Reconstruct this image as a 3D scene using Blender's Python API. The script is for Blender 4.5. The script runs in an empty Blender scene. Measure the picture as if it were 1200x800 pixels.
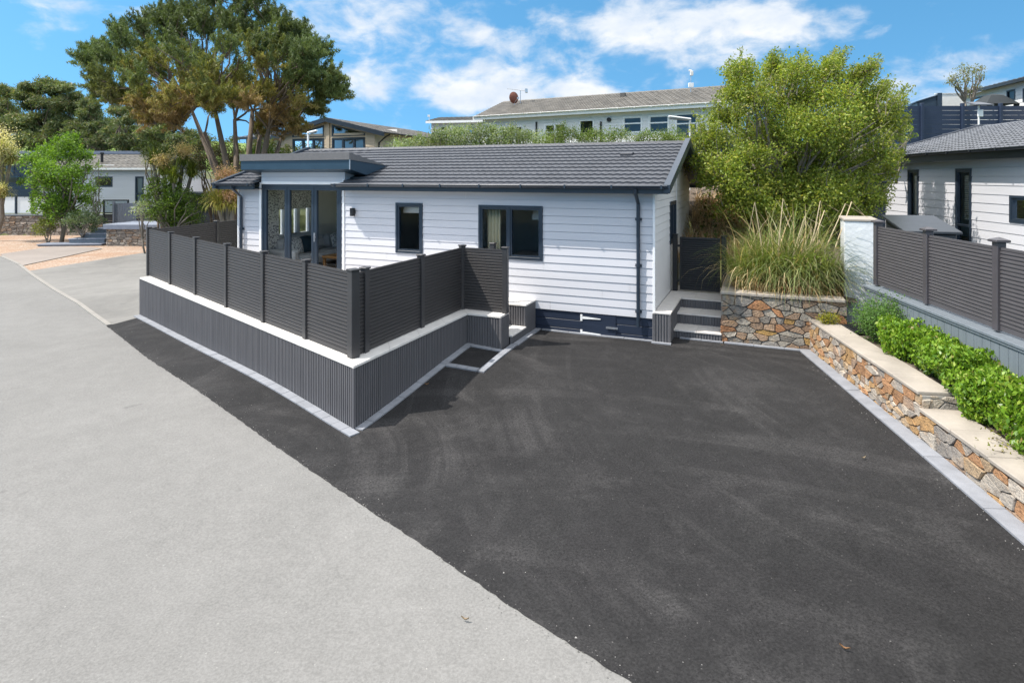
import bpy, bmesh, math, random
import numpy as np
from mathutils import Matrix, Vector
from mathutils.geometry import delaunay_2d_cdt

R = math.radians
scene = bpy.context.scene
COL = scene.collection
FPX, H0, CAMZ = 700.0, 207.0, 3.26          # lens in photo pixels, eye level row, eye height (m)

# ------------------------------------------------------------------ helpers
class F:
    """local frame: x along, y deep, z up (rotated about z)"""
    def __init__(s, o, rz=0.0):
        s.o = Vector(o); s.rz = rz; s.c = math.cos(rz); s.s = math.sin(rz)
    def pt(s, x, y, z=0.0):
        return (s.o.x + s.c*x - s.s*y, s.o.y + s.s*x + s.c*y, s.o.z + z)
    def inv(s, X, Y):
        dx, dy = X - s.o.x, Y - s.o.y
        return (s.c*dx + s.s*dy, -s.s*dx + s.c*dy)
    def sub(s, x, y, z, rz):
        return F(s.pt(x, y, z), s.rz + rz)
    def px(s, px, py, y=0.0):
        """measured photo point on the plane y=const -> local x, z"""
        a = (px-600)/FPX; q = s.pt(0, y)
        x = (a*q[1]-q[0])/(s.c - a*s.s); Y = q[1] + s.s*x
        return x, CAMZ - (py-H0)*Y/FPX - s.o.z
W = F((0, 0, 0))
def gp(px, py, z):
    Y = (CAMZ-z)*FPX/(py-H0); return ((px-600)/FPX*Y, Y)
def at(px, py, Y):
    return ((px-600)/FPX*Y, Y, CAMZ-(py-H0)*Y/FPX)

class MB:
    def __init__(s, f=W): s.f = f; s.v = []; s.p = []; s.c = None
    def add(s, pts, faces):
        b = len(s.v); s.v += [s.f.pt(*p) for p in pts]; s.p += [tuple(i+b for i in q) for q in faces]
        return s
    def poly(s, *pts): return s.add(pts, [tuple(range(len(pts)))])
    def box(s, x0, x1, y0, y1, z0, z1):
        return s.add([(x0,y0,z0),(x1,y0,z0),(x1,y1,z0),(x0,y1,z0),(x0,y0,z1),(x1,y0,z1),(x1,y1,z1),(x0,y1,z1)],
                     [(0,3,2,1),(4,5,6,7),(0,1,5,4),(1,2,6,5),(2,3,7,6),(3,0,4,7)])
    def prism(s, pts, d):
        n = len(pts); q = [(p[0]+d[0], p[1]+d[1], p[2]+d[2]) for p in pts]
        return s.add(list(pts)+q, [tuple(range(n))[::-1], tuple(range(n, 2*n))] + [(i,(i+1)%n,n+(i+1)%n,n+i) for i in range(n)])
    def tube(s, path, rad, n=8, cap=True):
        path = [Vector(p) for p in path]; m = len(path)
        if not hasattr(rad, '__len__'): rad = [rad]*m
        vs = []; fs = []; ref = None
        for i in range(m):
            t = (path[min(i+1,m-1)] - path[max(i-1,0)]).normalized()
            if ref is None: ref = Vector((0,0,1)) if abs(t.z) < .9 else Vector((1,0,0))
            a = t.cross(ref)
            if a.length < 1e-4: a = t.cross(Vector((.3,1,.2)))
            a.normalize(); b = t.cross(a)
            ref = -b if False else ref
            for k in range(n):
                w = 2*math.pi*k/n; vs.append(path[i] + (a*math.cos(w)+b*math.sin(w))*rad[i])
            if i: 
                for k in range(n): fs.append(((i-1)*n+k,(i-1)*n+(k+1)%n,i*n+(k+1)%n,i*n+k))
        if cap: fs += [tuple(range(n))[::-1], tuple(range((m-1)*n, m*n))]
        return s.add([tuple(v) for v in vs], fs)
    def build(s, name, mat, parent=None, bevel=0, smooth=False, base=None, kind=None):
        me = bpy.data.meshes.new(name); o = bpy.data.objects.new(name, me); COL.objects.link(o)
        M = Matrix.Identity(4)
        if parent is not None:
            o.parent = parent; M = parent['_m_inv'] if False else INV[root_of(parent)]
        elif base is not None:
            o.location = base; M = Matrix.Translation(-Vector(base)); INV[o.name] = M
        else: INV[o.name] = M
        me.from_pydata([M @ Vector(v) for v in s.v], [], s.p)
        if s.c is not None:
            a = me.attributes.new('Col', 'FLOAT_COLOR', 'POINT')
            a.data.foreach_set('color', np.asarray(s.c, dtype=np.float32).ravel())
        bm = bmesh.new(); bm.from_mesh(me); bmesh.ops.recalc_face_normals(bm, faces=bm.faces[:]) if len(s.p) < 30000 else None
        bm.to_mesh(me); bm.free()
        if mat: me.materials.append(mat)
        if smooth: me.polygons.foreach_set('use_smooth', [True]*len(me.polygons))
        if bevel:
            b = o.modifiers.new('Bevel', 'BEVEL'); b.width = bevel; b.segments = 1; b.limit_method = 'ANGLE'
        if kind: o['kind'] = kind
        return o
def _islands(s, name, mat, parent=None, **kw):
    par = list(range(len(s.v)))
    def fd(i):
        while par[i] != i: par[i] = par[par[i]]; i = par[i]
        return i
    for p in s.p:
        for q in p[1:]: par[fd(q)] = fd(p[0])
    gr = {}
    for p in s.p: gr.setdefault(fd(p[0]), []).append(p)
    out = []
    for faces in gr.values():
        ids = sorted({i for p in faces for i in p}); mp = {i: k for k, i in enumerate(ids)}; b = MB(); b.v = [s.v[i] for i in ids]; b.p = [tuple(mp[i] for i in p) for p in faces]
        out.append(b.build(name, mat, parent, **kw))
    return out
MB.each = _islands
INV = {}
def root_of(o):
    while o.parent is not None: o = o.parent
    return o.name
def tag(o, label, cat, group=None, kind=None):
    o['label'] = label; o['category'] = cat
    if group: o['group'] = group
    if kind: o['kind'] = kind
    return o
def thing(name, label, cat, f, b=(0,0,0), group=None):
    o = bpy.data.objects.new(name, None); COL.objects.link(o); o.empty_display_size = .2
    o.location = f.pt(*b); o.rotation_euler = (0, 0, f.rz)
    INV[o.name] = (Matrix.Translation(Vector(f.pt(*b))) @ Matrix.Rotation(f.rz, 4, 'Z')).inverted()
    return tag(o, label, cat, group)
def copy_tree(o, parent=None):
    c = o.copy(); COL.objects.link(c)
    if parent is not None: c.parent = parent
    for ch in list(o.children): copy_tree(ch, c)
    return c
def raw_mesh(name, V, faces4, mat, parent=None, col=None, base=None, smooth=False):
    """fast mesh from numpy: V (n,3) world, faces (m,k)"""
    me = bpy.data.meshes.new(name); o = bpy.data.objects.new(name, me); COL.objects.link(o)
    V = np.asarray(V, dtype=np.float64)
    if parent is not None:
        o.parent = parent; M = np.array(INV[root_of(parent)]); V = V @ M[:3,:3].T + M[:3,3]
    elif base is not None:
        o.location = base; V = V - np.array(base); INV[o.name] = Matrix.Translation(-Vector(base))
    faces4 = np.asarray(faces4, dtype=np.int32); m, k = faces4.shape
    me.vertices.add(len(V)); me.vertices.foreach_set('co', V.astype(np.float32).ravel())
    me.loops.add(m*k); me.loops.foreach_set('vertex_index', faces4.ravel())
    me.polygons.add(m); me.polygons.foreach_set('loop_start', np.arange(0, m*k, k, dtype=np.int32))
    if col is not None:
        a = me.attributes.new('Col', 'FLOAT_COLOR', 'POINT')
        c = np.ones((len(V), 4), dtype=np.float32); c[:, :3] = col; a.data.foreach_set('color', c.ravel())
    me.update(calc_edges=True); me.validate()
    if mat: me.materials.append(mat)
    if smooth: me.polygons.foreach_set('use_smooth', [True]*m)
    return o

# ------------------------------------------------------------------ materials
def nodes(name):
    m = bpy.data.materials.new(name); m.use_nodes = True
    nt = m.node_tree; b = nt.nodes['Principled BSDF']; return m, nt, b
def N(nt, typ, **kw):
    n = nt.nodes.new(typ)
    for k, v in kw.items():
        if k in n.inputs: n.inputs[k].default_value = v
        else: setattr(n, k, v)
    return n
def ramp(nt, src, stops):
    r = nt.nodes.new('ShaderNodeValToRGB'); e = r.color_ramp.elements
    while len(e) < len(stops): e.new(.5)
    for i, (p, c) in enumerate(stops):
        e[i].position = p; e[i].color = (*c, 1) if len(c) == 3 else c
    nt.links.new(src, r.inputs[0]); return r
def mix(nt, fac, a, b, blend='MIX'):
    m = nt.nodes.new('ShaderNodeMix'); m.data_type = 'RGBA'; m.blend_type = blend
    def s(i, v):
        if hasattr(v, 'links') or hasattr(v, 'is_linked'): nt.links.new(v, m.inputs[i])
        else: m.inputs[i].default_value = (*v, 1) if hasattr(v, '__len__') and len(v) == 3 else v
    s(0, fac); s(6, a); s(7, b); return m.outputs[2]
def coords(nt, scale=(1,1,1)):
    tc = nt.nodes.new('ShaderNodeTexCoord'); mp = nt.nodes.new('ShaderNodeMapping'); mp.inputs['Scale'].default_value = scale
    nt.links.new(tc.outputs['Object'], mp.inputs[0]); return mp.outputs[0]
def noise(nt, vec, scale, detail=4, rough=.55, dist=0):
    n = N(nt, 'ShaderNodeTexNoise', Scale=scale, Detail=detail, Roughness=rough, Distortion=dist)
    nt.links.new(vec, n.inputs['Vector']); return n.outputs['Fac']
def bump(nt, b, h, strength=.3, dist=.01):
    n = N(nt, 'ShaderNodeBump', Strength=strength, Distance=dist); nt.links.new(h, n.inputs['Height']); nt.links.new(n.outputs[0], b.inputs['Normal'])
def M(name, col, rough=.5, var=.12, scale=3, bscale=0, bstr=.2, bdist=.004, stretch=(1,1,1), metal=0, spec=.5):
    m, nt, b = nodes(name); v = coords(nt, stretch)
    n1 = noise(nt, v, scale, 6); n2 = noise(nt, v, scale*14, 3)
    c0 = tuple(x*(1-var) for x in col); c1 = tuple(min(1, x*(1+var)) for x in col)
    r = ramp(nt, n1, [(.3, c0), (.7, c1)])
    c = mix(nt, .35*min(1, var*4), r.outputs[0], mix(nt, n2, c0, c1))
    nt.links.new(c, b.inputs['Base Color'])
    rr = N(nt, 'ShaderNodeMapRange'); nt.links.new(n1, rr.inputs[0]); rr.inputs[3].default_value = max(0, rough-.08); rr.inputs[4].default_value = min(1, rough+.08)
    nt.links.new(rr.outputs[0], b.inputs['Roughness'])
    b.inputs['Metallic'].default_value = metal; b.inputs['Specular IOR Level'].default_value = spec
    if bscale: bump(nt, b, noise(nt, v, bscale, 4), bstr, bdist)
    return m
def leafmat(name, rough=.5, trans=.42, gain=1.0):
    m, nt, b = nodes(name); a = nt.nodes.new('ShaderNodeAttribute'); a.attribute_name = 'Col'
    b.inputs['Roughness'].default_value = rough; b.inputs['Specular IOR Level'].default_value = .35
    c = a.outputs['Color']; nt.links.new(c, b.inputs['Base Color'])
    t = nt.nodes.new('ShaderNodeBsdfTranslucent'); g = mix(nt, 1.0, c, (1.25, 1.3, .55), 'MULTIPLY'); nt.links.new(g, t.inputs[0])
    mx = nt.nodes.new('ShaderNodeMixShader'); mx.inputs[0].default_value = trans
    nt.links.new(b.outputs[0], mx.inputs[1]); nt.links.new(t.outputs[0], mx.inputs[2])
    nt.links.new(mx.outputs[0], nt.nodes['Material Output'].inputs[0]); return m
def glassmat(name, tint=(.90,.93,.93), refl=1.0, ior=1.28):
    m, nt, b = nodes(name); nt.nodes.remove(b)
    t = N(nt, 'ShaderNodeBsdfTransparent', Color=(*tint, 1)); g = N(nt, 'ShaderNodeBsdfGlossy', Roughness=.02)
    g.inputs[0].default_value = (refl, refl, refl, 1)
    f = N(nt, 'ShaderNodeFresnel', IOR=ior); mx = nt.nodes.new('ShaderNodeMixShader')
    nt.links.new(f.outputs[0], mx.inputs[0]); nt.links.new(t.outputs[0], mx.inputs[1]); nt.links.new(g.outputs[0], mx.inputs[2])
    nt.links.new(mx.outputs[0], nt.nodes['Material Output'].inputs[0]); return m

m_siding = M('siding_white', (.57,.57,.60), .55, .06, 1.5, 90, .12, .002, (.25,1,2))
m_siding2 = M('siding_white_warm', (.70,.70,.71), .55, .05, 1.5, 60, .1, .002)
m_navy = M('navy_trim', (.022,.034,.052), .38, .15, 4)
m_navyboard = M('navy_board', (.016,.024,.045), .45, .15, 4, 60, .2, .002, (.3,1,2))
m_bluefascia = M('blue_fascia', (.020,.048,.078), .4, .14, 3)
m_canopyband = M('canopy_felt', (.125,.125,.13), .8, .12, 20, 200, .3, .003)
m_whitetrim = M('white_trim', (.78,.79,.80), .45, .04, 4)
m_composite = M('charcoal_composite', (.039,.0365,.037), .55, .16, 3, 50, .25, .003, (1,1,8))
m_compositeR = M('brown_grey_composite', (.075,.07,.074), .55, .12, 3, 50, .25, .003, (1,1,8))
m_post = M('charcoal_post', (.040,.039,.041), .42, .1, 4)
m_postR = M('warm_grey_post', (.068,.062,.068), .42, .1, 4)
m_rib = M('ribbed_cladding', (.118,.114,.119), .62, .20, 2.2, 40, .3, .003, (9,9,.5))
m_coping = M('porcelain_coping', (.70,.67,.63), .5, .09, 5, 60, .12, .002)
m_porcelaintile = M('porcelain_tile', (.60,.565,.535), .5, .12, 7, 60, .12, .002)  # own tile colour of the entrance steps, pier top and deck floor
m_sand = M('sandstone_coping', (.345,.305,.26), .75, .28, 2.2, 40, .3, .004)
m_concrete = M('kerb_sett', (.235,.245,.27), .75, .18, 6, 80, .3, .003)
m_kerb = M('pale_kerb', (.25,.235,.215), .8, .14, 5, 80, .3, .003)
m_render = M('white_render', (.62,.64,.655), .8, .06, 2, 9, .55, .02)
m_bluegrey = M('bluegrey_board', (.155,.18,.205), .55, .12, 3, 40, .25, .003, (5,5,.4))
m_darkbox = M('dark_box', (.022,.026,.032), .38, .2, 5)
m_black = M('black_grille', (.012,.013,.015), .6, .2, 30, 120, .5, .004)
m_black2 = M('black_composite', (.011,.011,.0125), .5, .2, 5)
m_brownleaf = M('brown_leaf', (.20,.105,.045), .8, .2, 20)
m_straw2 = M('dry_leaf', (.26,.20,.13), .8, .2, 20)
m_white = M('white_paint', (.78,.78,.77), .4, .04, 5)
m_metal = M('galvanised', (.55,.56,.58), .35, .08, 6, metal=.8)
m_interior = M('interior_wall', (.84,.82,.79), .8, .03, 2)
m_floorwood = M('wood_floor', (.22,.14,.085), .45, .2, 3, stretch=(1,8,1))
m_sofa = M('grey_fabric', (.68,.68,.69), .9, .08, 8, 150, .3, .003)
m_teal = M('teal_fabric', (.012,.05,.075), .85, .12, 8)
m_wood = M('oak', (.42,.21,.075), .45, .15, 5, stretch=(1,6,1))
m_brownfascia = M('grey_roof_trim', (.10,.105,.12), .5, .1, 4)
m_beige = M('beige_board', (.52,.435,.325), .6, .06, 3, 40, .15, .003, (.3,1,4))
m_bark = M('bark', (.15,.115,.085), .9, .35, 5, 14, .9, .03, (1,1,.3))
m_greybark = M('grey_bark', (.19,.165,.135), .9, .3, 5, 14, .8, .02, (1,1,.3))
m_rust = M('rust', (.16,.05,.03), .7, .3, 9)
m_cream = M('cream_fabric', (.62,.55,.38), .85, .06, 8)
m_slate = M('blue_slate', (.19,.215,.27), .6, .15, 5, 40, .3, .003)
m_leaf = leafmat('leaves'); m_needle = leafmat('needles', .6, .32); m_blade = leafmat('blades', .55, .3); m_glossleaf = leafmat('glossy_leaves', .34, .35)
m_glass = glassmat('window_glass'); m_glassdark = glassmat('grey_glass', (.30,.36,.40), 1.0, 1.6)
m_frost = M('frosted_panel', (.74,.77,.78), .25, .03, 2)

def pattern_fabric(name):
    m, nt, b = nodes(name); v = coords(nt); vo = N(nt, 'ShaderNodeTexVoronoi', Scale=24.0); nt.links.new(v, vo.inputs['Vector'])
    r = ramp(nt, vo.outputs['Distance'], [(.34, (.16,.17,.19)), (.46, (.80,.80,.78))]); nt.links.new(r.outputs[0], b.inputs['Base Color']); b.inputs['Roughness'].default_value = .9
    return m
m_pattern = pattern_fabric('patterned_fabric')

def tile_mat(name, col, var=.15):
    m, nt, b = nodes(name); v = coords(nt)
    n1 = noise(nt, v, 1.4, 5); n2 = noise(nt, v, 26, 3); n3 = noise(nt, v, 420, 2)
    c = mix(nt, n1, tuple(x*(1-var) for x in col), tuple(x*(1+var) for x in col))
    c = mix(nt, .35, c, mix(nt, n2, tuple(x*.65 for x in col), tuple(x*1.35 for x in col)))
    at_ = nt.nodes.new('ShaderNodeAttribute'); at_.attribute_name = 'Col'
    c = mix(nt, 1.0, c, ramp(nt, at_.outputs['Fac'], [(0, (1-var*1.3,)*3), (1, (1+var*1.3,)*3)]).outputs[0], 'MULTIPLY')
    nt.links.new(c, b.inputs['Base Color']); b.inputs['Roughness'].default_value = .5; b.inputs['Specular IOR Level'].default_value = .4
    bump(nt, b, n3, .35, .004); return m
m_tile = tile_mat('roof_tile_charcoal', (.060,.063,.073), .07)
m_tileR = tile_mat('roof_tile_grey', (.118,.124,.138), .10)
m_tileOld = tile_mat('roof_tile_weathered', (.135,.123,.106), .17)
m_tileBrown = tile_mat('roof_tile_brown', (.135,.125,.112), .25)

def asphalt(name, dark, light, speck, patch=.25, dust=None):
    m, nt, b = nodes(name); v = coords(nt)
    nb = noise(nt, v, .35, 5, .6, .6); nm = noise(nt, v, 5, 5); nf = noise(nt, v, 46, 5, .8); nv = N(nt, 'ShaderNodeTexVoronoi', Scale=120.0); nt.links.new(v, nv.inputs['Vector'])
    c = mix(nt, ramp(nt, nf, [(.39, (0,0,0)), (.61, (1,1,1))]).outputs[0], dark, light)
    c = mix(nt, patch, c, mix(nt, ramp(nt, nb, [(.3, (0,0,0)), (.7, (1,1,1))]).outputs[0], tuple(x*.72 for x in dark), tuple(x*1.2 for x in light)))
    c = mix(nt, .16, c, mix(nt, ramp(nt, nm, [(.35, (0,0,0)), (.65, (1,1,1))]).outputs[0], dark, light))
    sp = ramp(nt, nv.outputs['Color'], [(.94, (0,0,0)), (.985, (1,1,1))])
    c = mix(nt, sp.outputs[0], c, speck)
    st_ = ramp(nt, noise(nt, v, 2.3, 3, .5), [(.70, (0,0,0)), (.76, (.35,.35,.35))]).outputs[0]; c = mix(nt, st_, c, tuple(x*.55 for x in dark))
    if dust:
        # pale curved tyre scuffs and brushed dust: thin rings about two turning centres, broken up by noise
        def sweep(cx, cy, freq, lo, hi, off):
            vv = nt.nodes.new('ShaderNodeVectorMath'); vv.operation = 'DISTANCE'; nt.links.new(v, vv.inputs[0]); vv.inputs[1].default_value = (cx, cy, .1)
            cb = nt.nodes.new('ShaderNodeCombineXYZ'); nt.links.new(vv.outputs['Value'], cb.inputs[0]); cb.inputs[1].default_value = off
            arc = N(nt, 'ShaderNodeTexNoise', Scale=freq, Detail=6.0, Roughness=.65); nt.links.new(cb.outputs[0], arc.inputs['Vector'])
            return ramp(nt, arc.outputs['Fac'], [(lo, (0,0,0)), (hi, (1,1,1))]).outputs[0]
        def mul(p, q):
            m_ = nt.nodes.new('ShaderNodeMath'); m_.operation = 'MULTIPLY'
            for i_, x_ in enumerate((p, q)):
                if isinstance(x_, float): m_.inputs[i_].default_value = x_
                else: nt.links.new(x_, m_.inputs[i_])
            return m_.outputs[0]
        grit = ramp(nt, nf, [(.38, (.15,.15,.15)), (.62, (1,1,1))]).outputs[0]
        for (cx, cy, fr, off, sc_) in ((-3.5, 6.5, 2.4, .3, .8), (9.5, 9.0, 2.8, 4.1, .6), (-1.0, -1.5, 2.2, 8.7, .5)):
            patch_ = ramp(nt, noise(nt, v, sc_, 4, .6, .8), [(.46, (0,0,0)), (.68, (.7,.7,.7))]).outputs[0]
            c = mix(nt, mul(mul(sweep(cx, cy, fr, .5, .68, off), patch_), grit), c, dust)
        c = mix(nt, mul(ramp(nt, noise(nt, v, .9, 6, .7, .3), [(.52, (0,0,0)), (.75, (.5,.5,.5))]).outputs[0], grit), c, dust)
    nt.links.new(c, b.inputs['Base Color']); b.inputs['Roughness'].default_value = .85; b.inputs['Specular IOR Level'].default_value = .3
    bump(nt, b, nf, .7 if dust else .4, .011 if dust else .007); return m
m_road = asphalt('road_asphalt', (.135,.132,.126), (.225,.220,.211), (.33,.32,.30), .25)
m_drive = asphalt('drive_tarmac', (.0050,.0048,.0050), (.0285,.0273,.0279), (.12,.115,.11), .30, (.088,.084,.083))
m_parking = asphalt('parking_asphalt', (.15,.147,.14), (.235,.228,.215), (.32,.31,.29), .5, (.31,.30,.28))
m_path = asphalt('path_asphalt', (.22,.19,.17), (.30,.265,.24), (.4,.36,.32), .4)

def gravel_mat():
    m, nt, b = nodes('orange_gravel'); v = coords(nt)
    vo = N(nt, 'ShaderNodeTexVoronoi', Scale=26.0); nt.links.new(v, vo.inputs['Vector'])
    r = ramp(nt, vo.outputs['Color'], [(.1, (.24,.14,.09)), (.4, (.36,.25,.18)), (.7, (.42,.34,.27)), (.95, (.5,.44,.38))])
    nb = ramp(nt, noise(nt, v, .6, 5, .6, .5), [(.4, (0,0,0)), (.65, (1,1,1))])
    c = mix(nt, nb.outputs[0], r.outputs[0], mix(nt, .5, r.outputs[0], (.30,.15,.07)))
    nt.links.new(c, b.inputs['Base Color']); b.inputs['Roughness'].default_value = .9; bump(nt, b, vo.outputs['Distance'], .8, .03); return m
m_gravel = gravel_mat()
def earth_mat(name, cols, sc=4):
    m, nt, b = nodes(name); v = coords(nt); n = noise(nt, v, sc, 8, .65, .4)
    r = ramp(nt, n, [(.25+.5*i/(len(cols)-1), c) for i, c in enumerate(cols)]); nt.links.new(r.outputs[0], b.inputs['Base Color'])
    b.inputs['Roughness'].default_value = .95; bump(nt, b, noise(nt, v, sc*8, 5), .9, .05); return m
m_soil = earth_mat('soil', [(.07,.05,.035), (.16,.125,.095), (.24,.20,.165)], 9)
m_grassbank = earth_mat('rough_grass', [(.035,.05,.014), (.07,.085,.022), (.13,.105,.045)], 1.2)
m_field = earth_mat('green_field', [(.09,.15,.022), (.13,.2,.03), (.16,.21,.05)], .06)
def stone_mat():
    m, nt, b = nodes('rubble_stone'); v = coords(nt); a = nt.nodes.new('ShaderNodeAttribute'); a.attribute_name = 'Col'
    n1 = noise(nt, v, 9, 7, .65, .5); n2 = noise(nt, v, 40, 4)
    c = mix(nt, 1.0, a.outputs['Color'], ramp(nt, n1, [(.25, (.55,.5,.47)), (.5, (1,1,1)), (.78, (1.35,1.28,1.15))]).outputs[0], 'MULTIPLY')
    c = mix(nt, ramp(nt, noise(nt, v, 5, 4), [(.55, (0,0,0)), (.75, (.6,.6,.6))]).outputs[0], c, (.42,.24,.10))
    nt.links.new(c, b.inputs['Base Color']); b.inputs['Roughness'].default_value = .88
    bump(nt, b, mix(nt, .5, n1, n2), 1.0, .05); return m
m_stone = stone_mat()
m_mortar = M('mortar', (.105,.098,.09), .95, .25, 6, 60, .6, .008)
m_mortarpale = M('mortar_pale', (.30,.285,.26), .95, .3, 6, 60, .6, .008)

# ------------------------------------------------------------------ terrain
P0 = (2.594, 10.94)
H = F((P0[0], P0[1], 0), R(-22.6))          # main house: x runs right along the front, y goes deep; front right corner at 0,0
_cp = np.array([(-2.03,7.67,0),(-8.86,14.28,-.08),(-.79,10.64,.29),(.05,10.4,.23),(.49,11.7,.24),(2.6,10.9,.24),(3.8,10.9,.24),(5.17,10.36,.24),
    (4.8,7.5,.235),(4.44,5.18,.22),(.75,3.85,.01),(-2.48,6.85,0),(-6.5,10.6,-.05),(-9,13,-.08),(-20,24,-.1),(0,2,0),(-8,5,-.06),(-18,12,-.1),(-30,35,-.1),
    (4.3,2.5,.17),(-5,1,-.03),(2.2,6.5,.12),(8,4,.3),(-3,14,.2),(-8,20,-.05),(3,16,.24),(9,12,.3),(-40,15,-.1),(-20,-5,-.1),(20,-5,.3),(25,25,.3),(-10,40,0)])
def _tps(r2): return np.where(r2 > 0, .5*r2*np.log(r2+1e-12), 0)
_n = len(_cp); _A = np.zeros((_n+3, _n+3)); _d2 = ((_cp[:,None,:2]-_cp[None,:,:2])**2).sum(2)
_A[:_n,:_n] = _tps(_d2) + np.eye(_n)*.3; _A[:_n,_n] = 1; _A[:_n,_n+1:] = _cp[:,:2]; _A[_n,:_n] = 1; _A[_n+1:,:_n] = _cp[:,:2].T
_w = np.linalg.solve(_A, np.concatenate([_cp[:,2], [0,0,0]]))
def sm(t): t = np.clip(t, 0, 1); return t*t*(3-2*t)
def g0(X, Y):
    X = np.asarray(X, float); Y = np.asarray(Y, float); sh = X.shape; P = np.stack([X.ravel(), Y.ravel()], 1)
    z = np.empty(len(P))
    for i in range(0, len(P), 4000):
        q = P[i:i+4000]; d2 = ((q[:,None]-_cp[None,:,:2])**2).sum(2); z[i:i+4000] = _tps(d2) @ _w[:_n] + _w[_n] + q @ _w[_n+1:]
    z = np.clip(z, -.15, .36)
    r = np.hypot(P[:,0], P[:,1]-10); k = sm((r-25)/25); z = z*(1-k)
    return z.reshape(sh)
def terrain(X, Y):
    X = np.asarray(X, float); Y = np.asarray(Y, float)
    xl = H.c*(X-H.o.x) + H.s*(Y-H.o.y); yl = -H.s*(X-H.o.x) + H.c*(Y-H.o.y)
    y0 = 6.6 + 5.5*sm((xl-3.0)/2.5)
    hill = 3.7*sm((yl-y0)/6.5)*sm((xl+16)/6)
    hill = hill + 4.0*sm((Y-30)/60)*sm((X+30)/30)
    left = 1.1*sm((Y-34.2)/.5)*(1-sm((xl+18)/6)) + 3.0*sm((Y-46)/40)
    return g0(X, Y) + np.maximum(hill, left*(1-sm((xl+18)/6)))

def ring_ground():
    na = 260; rad = np.concatenate([[0.0], np.arange(.6, 44, .42), 44*1.09**np.arange(1, 52)])
    ang = np.linspace(0, 2*np.pi, na, endpoint=False); V = [(0., 8., 0.)]
    rr, aa = np.meshgrid(rad[1:], ang, indexing='ij'); X = rr*np.cos(aa); Y = 8 + rr*np.sin(aa)
    P = np.concatenate([[[0, 8]], np.stack([X.ravel(), Y.ravel()], 1)]); z = terrain(P[:,0], P[:,1]) - .07
    V = np.concatenate([P, z[:,None]], 1); fs = []; m = len(rad)-1
    k = np.arange(na); k2 = (k+1) % na; q = []
    for i in range(m-1): q.append(np.stack([1+i*na+k, 1+(i+1)*na+k, 1+(i+1)*na+k2, 1+i*na+k2], 1))
    c = np.stack([np.zeros(na, int), 1+k, 1+k2, 1+k2], 1)
    o = raw_mesh('ground', V, np.concatenate(q), m_grassbank, smooth=True); o['kind'] = 'structure'; return o
ring_ground()

def drape(name, poly, off, mat, step=.5, zf=g0, smooth=True, kind='structure'):
    pts = []; n = len(poly)
    for i in range(n):
        a, b = Vector(poly[i]), Vector(poly[(i+1) % n]); k = max(1, int((b-a).length/step))
        for j in range(k): pts.append(a.lerp(b, j/k))
    nb = len(pts); edges = [(i, (i+1) % nb) for i in range(nb)]
    xs = [p.x for p in pts]; ys = [p.y for p in pts]
    x = min(xs)+step*.5
    while x < max(xs):
        y = min(ys)+step*.5
        while y < max(ys): pts.append(Vector((x, y))); y += step
        x += step
    vs, es, fs, *_ = delaunay_2d_cdt(pts, edges, [list(range(nb))], 1, 1e-5)
    V = np.array([(v.x, v.y) for v in vs]); z = zf(V[:,0], V[:,1]) + off
    o = raw_mesh(name, np.concatenate([V, z[:,None]], 1), np.array([f for f in fs if len(f) == 3]), mat, smooth=smooth); 
    if kind: o['kind'] = kind
    return o

edge = [gp(737,800,.01), gp(620,724.5,.01), gp(500,642,0), gp(420,589,0), gp(347,540,0), gp(255,478,-.03), gp(171.5,420,-.06), gp(125,382.4,-.08), gp(90,355,-.08), gp(60,338,-.09), gp(36,322,-.09), gp(20,310,-.1), gp(0,301,-.1), (-32,29), (-60,33)]
ext = (edge[0][0]+2.6, edge[0][1]-3.0)
road = [(ext[0]+.12, ext[1])] + [(p[0]+.10, p[1]+.06) for p in edge[:7]] + edge[7:] + [(-60, 18), (-26, 12), (-13, 1), (-9, -9), (6, -9)]
drape('road', road, .008, m_road, .4)
wallbase = [gp(949.5,411,.24), gp(1069,500,.24), gp(1200,615.5,.22)]
wdir = ((wallbase[2][0]-wallbase[0][0]), (wallbase[2][1]-wallbase[0][1])); wl = math.hypot(*wdir); wdir = (wdir[0]/wl, wdir[1]/wl)
wend = (wallbase[0][0]+wdir[0]*9.0, wallbase[0][1]+wdir[1]*9.0)
dl = H.pt(-11.8, -1.2)
def ragged(pts, step=.06, amp=.009):
    rg = random.Random(19); out = []
    for a, c in zip(pts[:-1], pts[1:]):
        a, c = Vector(a), Vector(c); k = max(1, int((c-a).length/step)); nr = Vector((-(c-a).y, (c-a).x)).normalized()
        for j in range(k): out.append(tuple(a.lerp(c, j/k) + nr*(rg.uniform(-1, 1)*amp*(0 if (j == 0 and not out) else 1))))
    return out + [pts[-1]]
drive = ragged([ext] + edge[:8]) + [dl[:2], H.pt(-10,.1)[:2], H.pt(1.3,.6)[:2], (wallbase[0][0]+.1, wallbase[0][1]+.1), (wend[0]+.1, wend[1])]
drape('driveway', drive, .012, m_drive, .4)
parking = [edge[7], edge[8], edge[9], edge[10], gp(31.5,317.6,-.1), gp(100,307,-.1), gp(170.6,296,-.1), (-11,31), (-7,30), (-8,18), dl[:2]]
drape('parking_area', parking, .006, m_parking, .6)
drape('gravel_verge', [gp(31.5,317.6,-.1), gp(18,306,-.1), gp(0,300,-.1), (-36,30), (-40,36), (-14,36), (-9,31), gp(170.6,296,-.1), gp(100,307,-.1)], -.02, m_gravel, .8)
drape('path', [gp(22,312,-.1), gp(14,306,-.1), gp(0,298,-.1), gp(62,289,-.1), gp(112,290,-.1), gp(120,291.5,-.1), gp(75,301,-.1), gp(36,309,-.1)], .004, m_path, .6)
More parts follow.
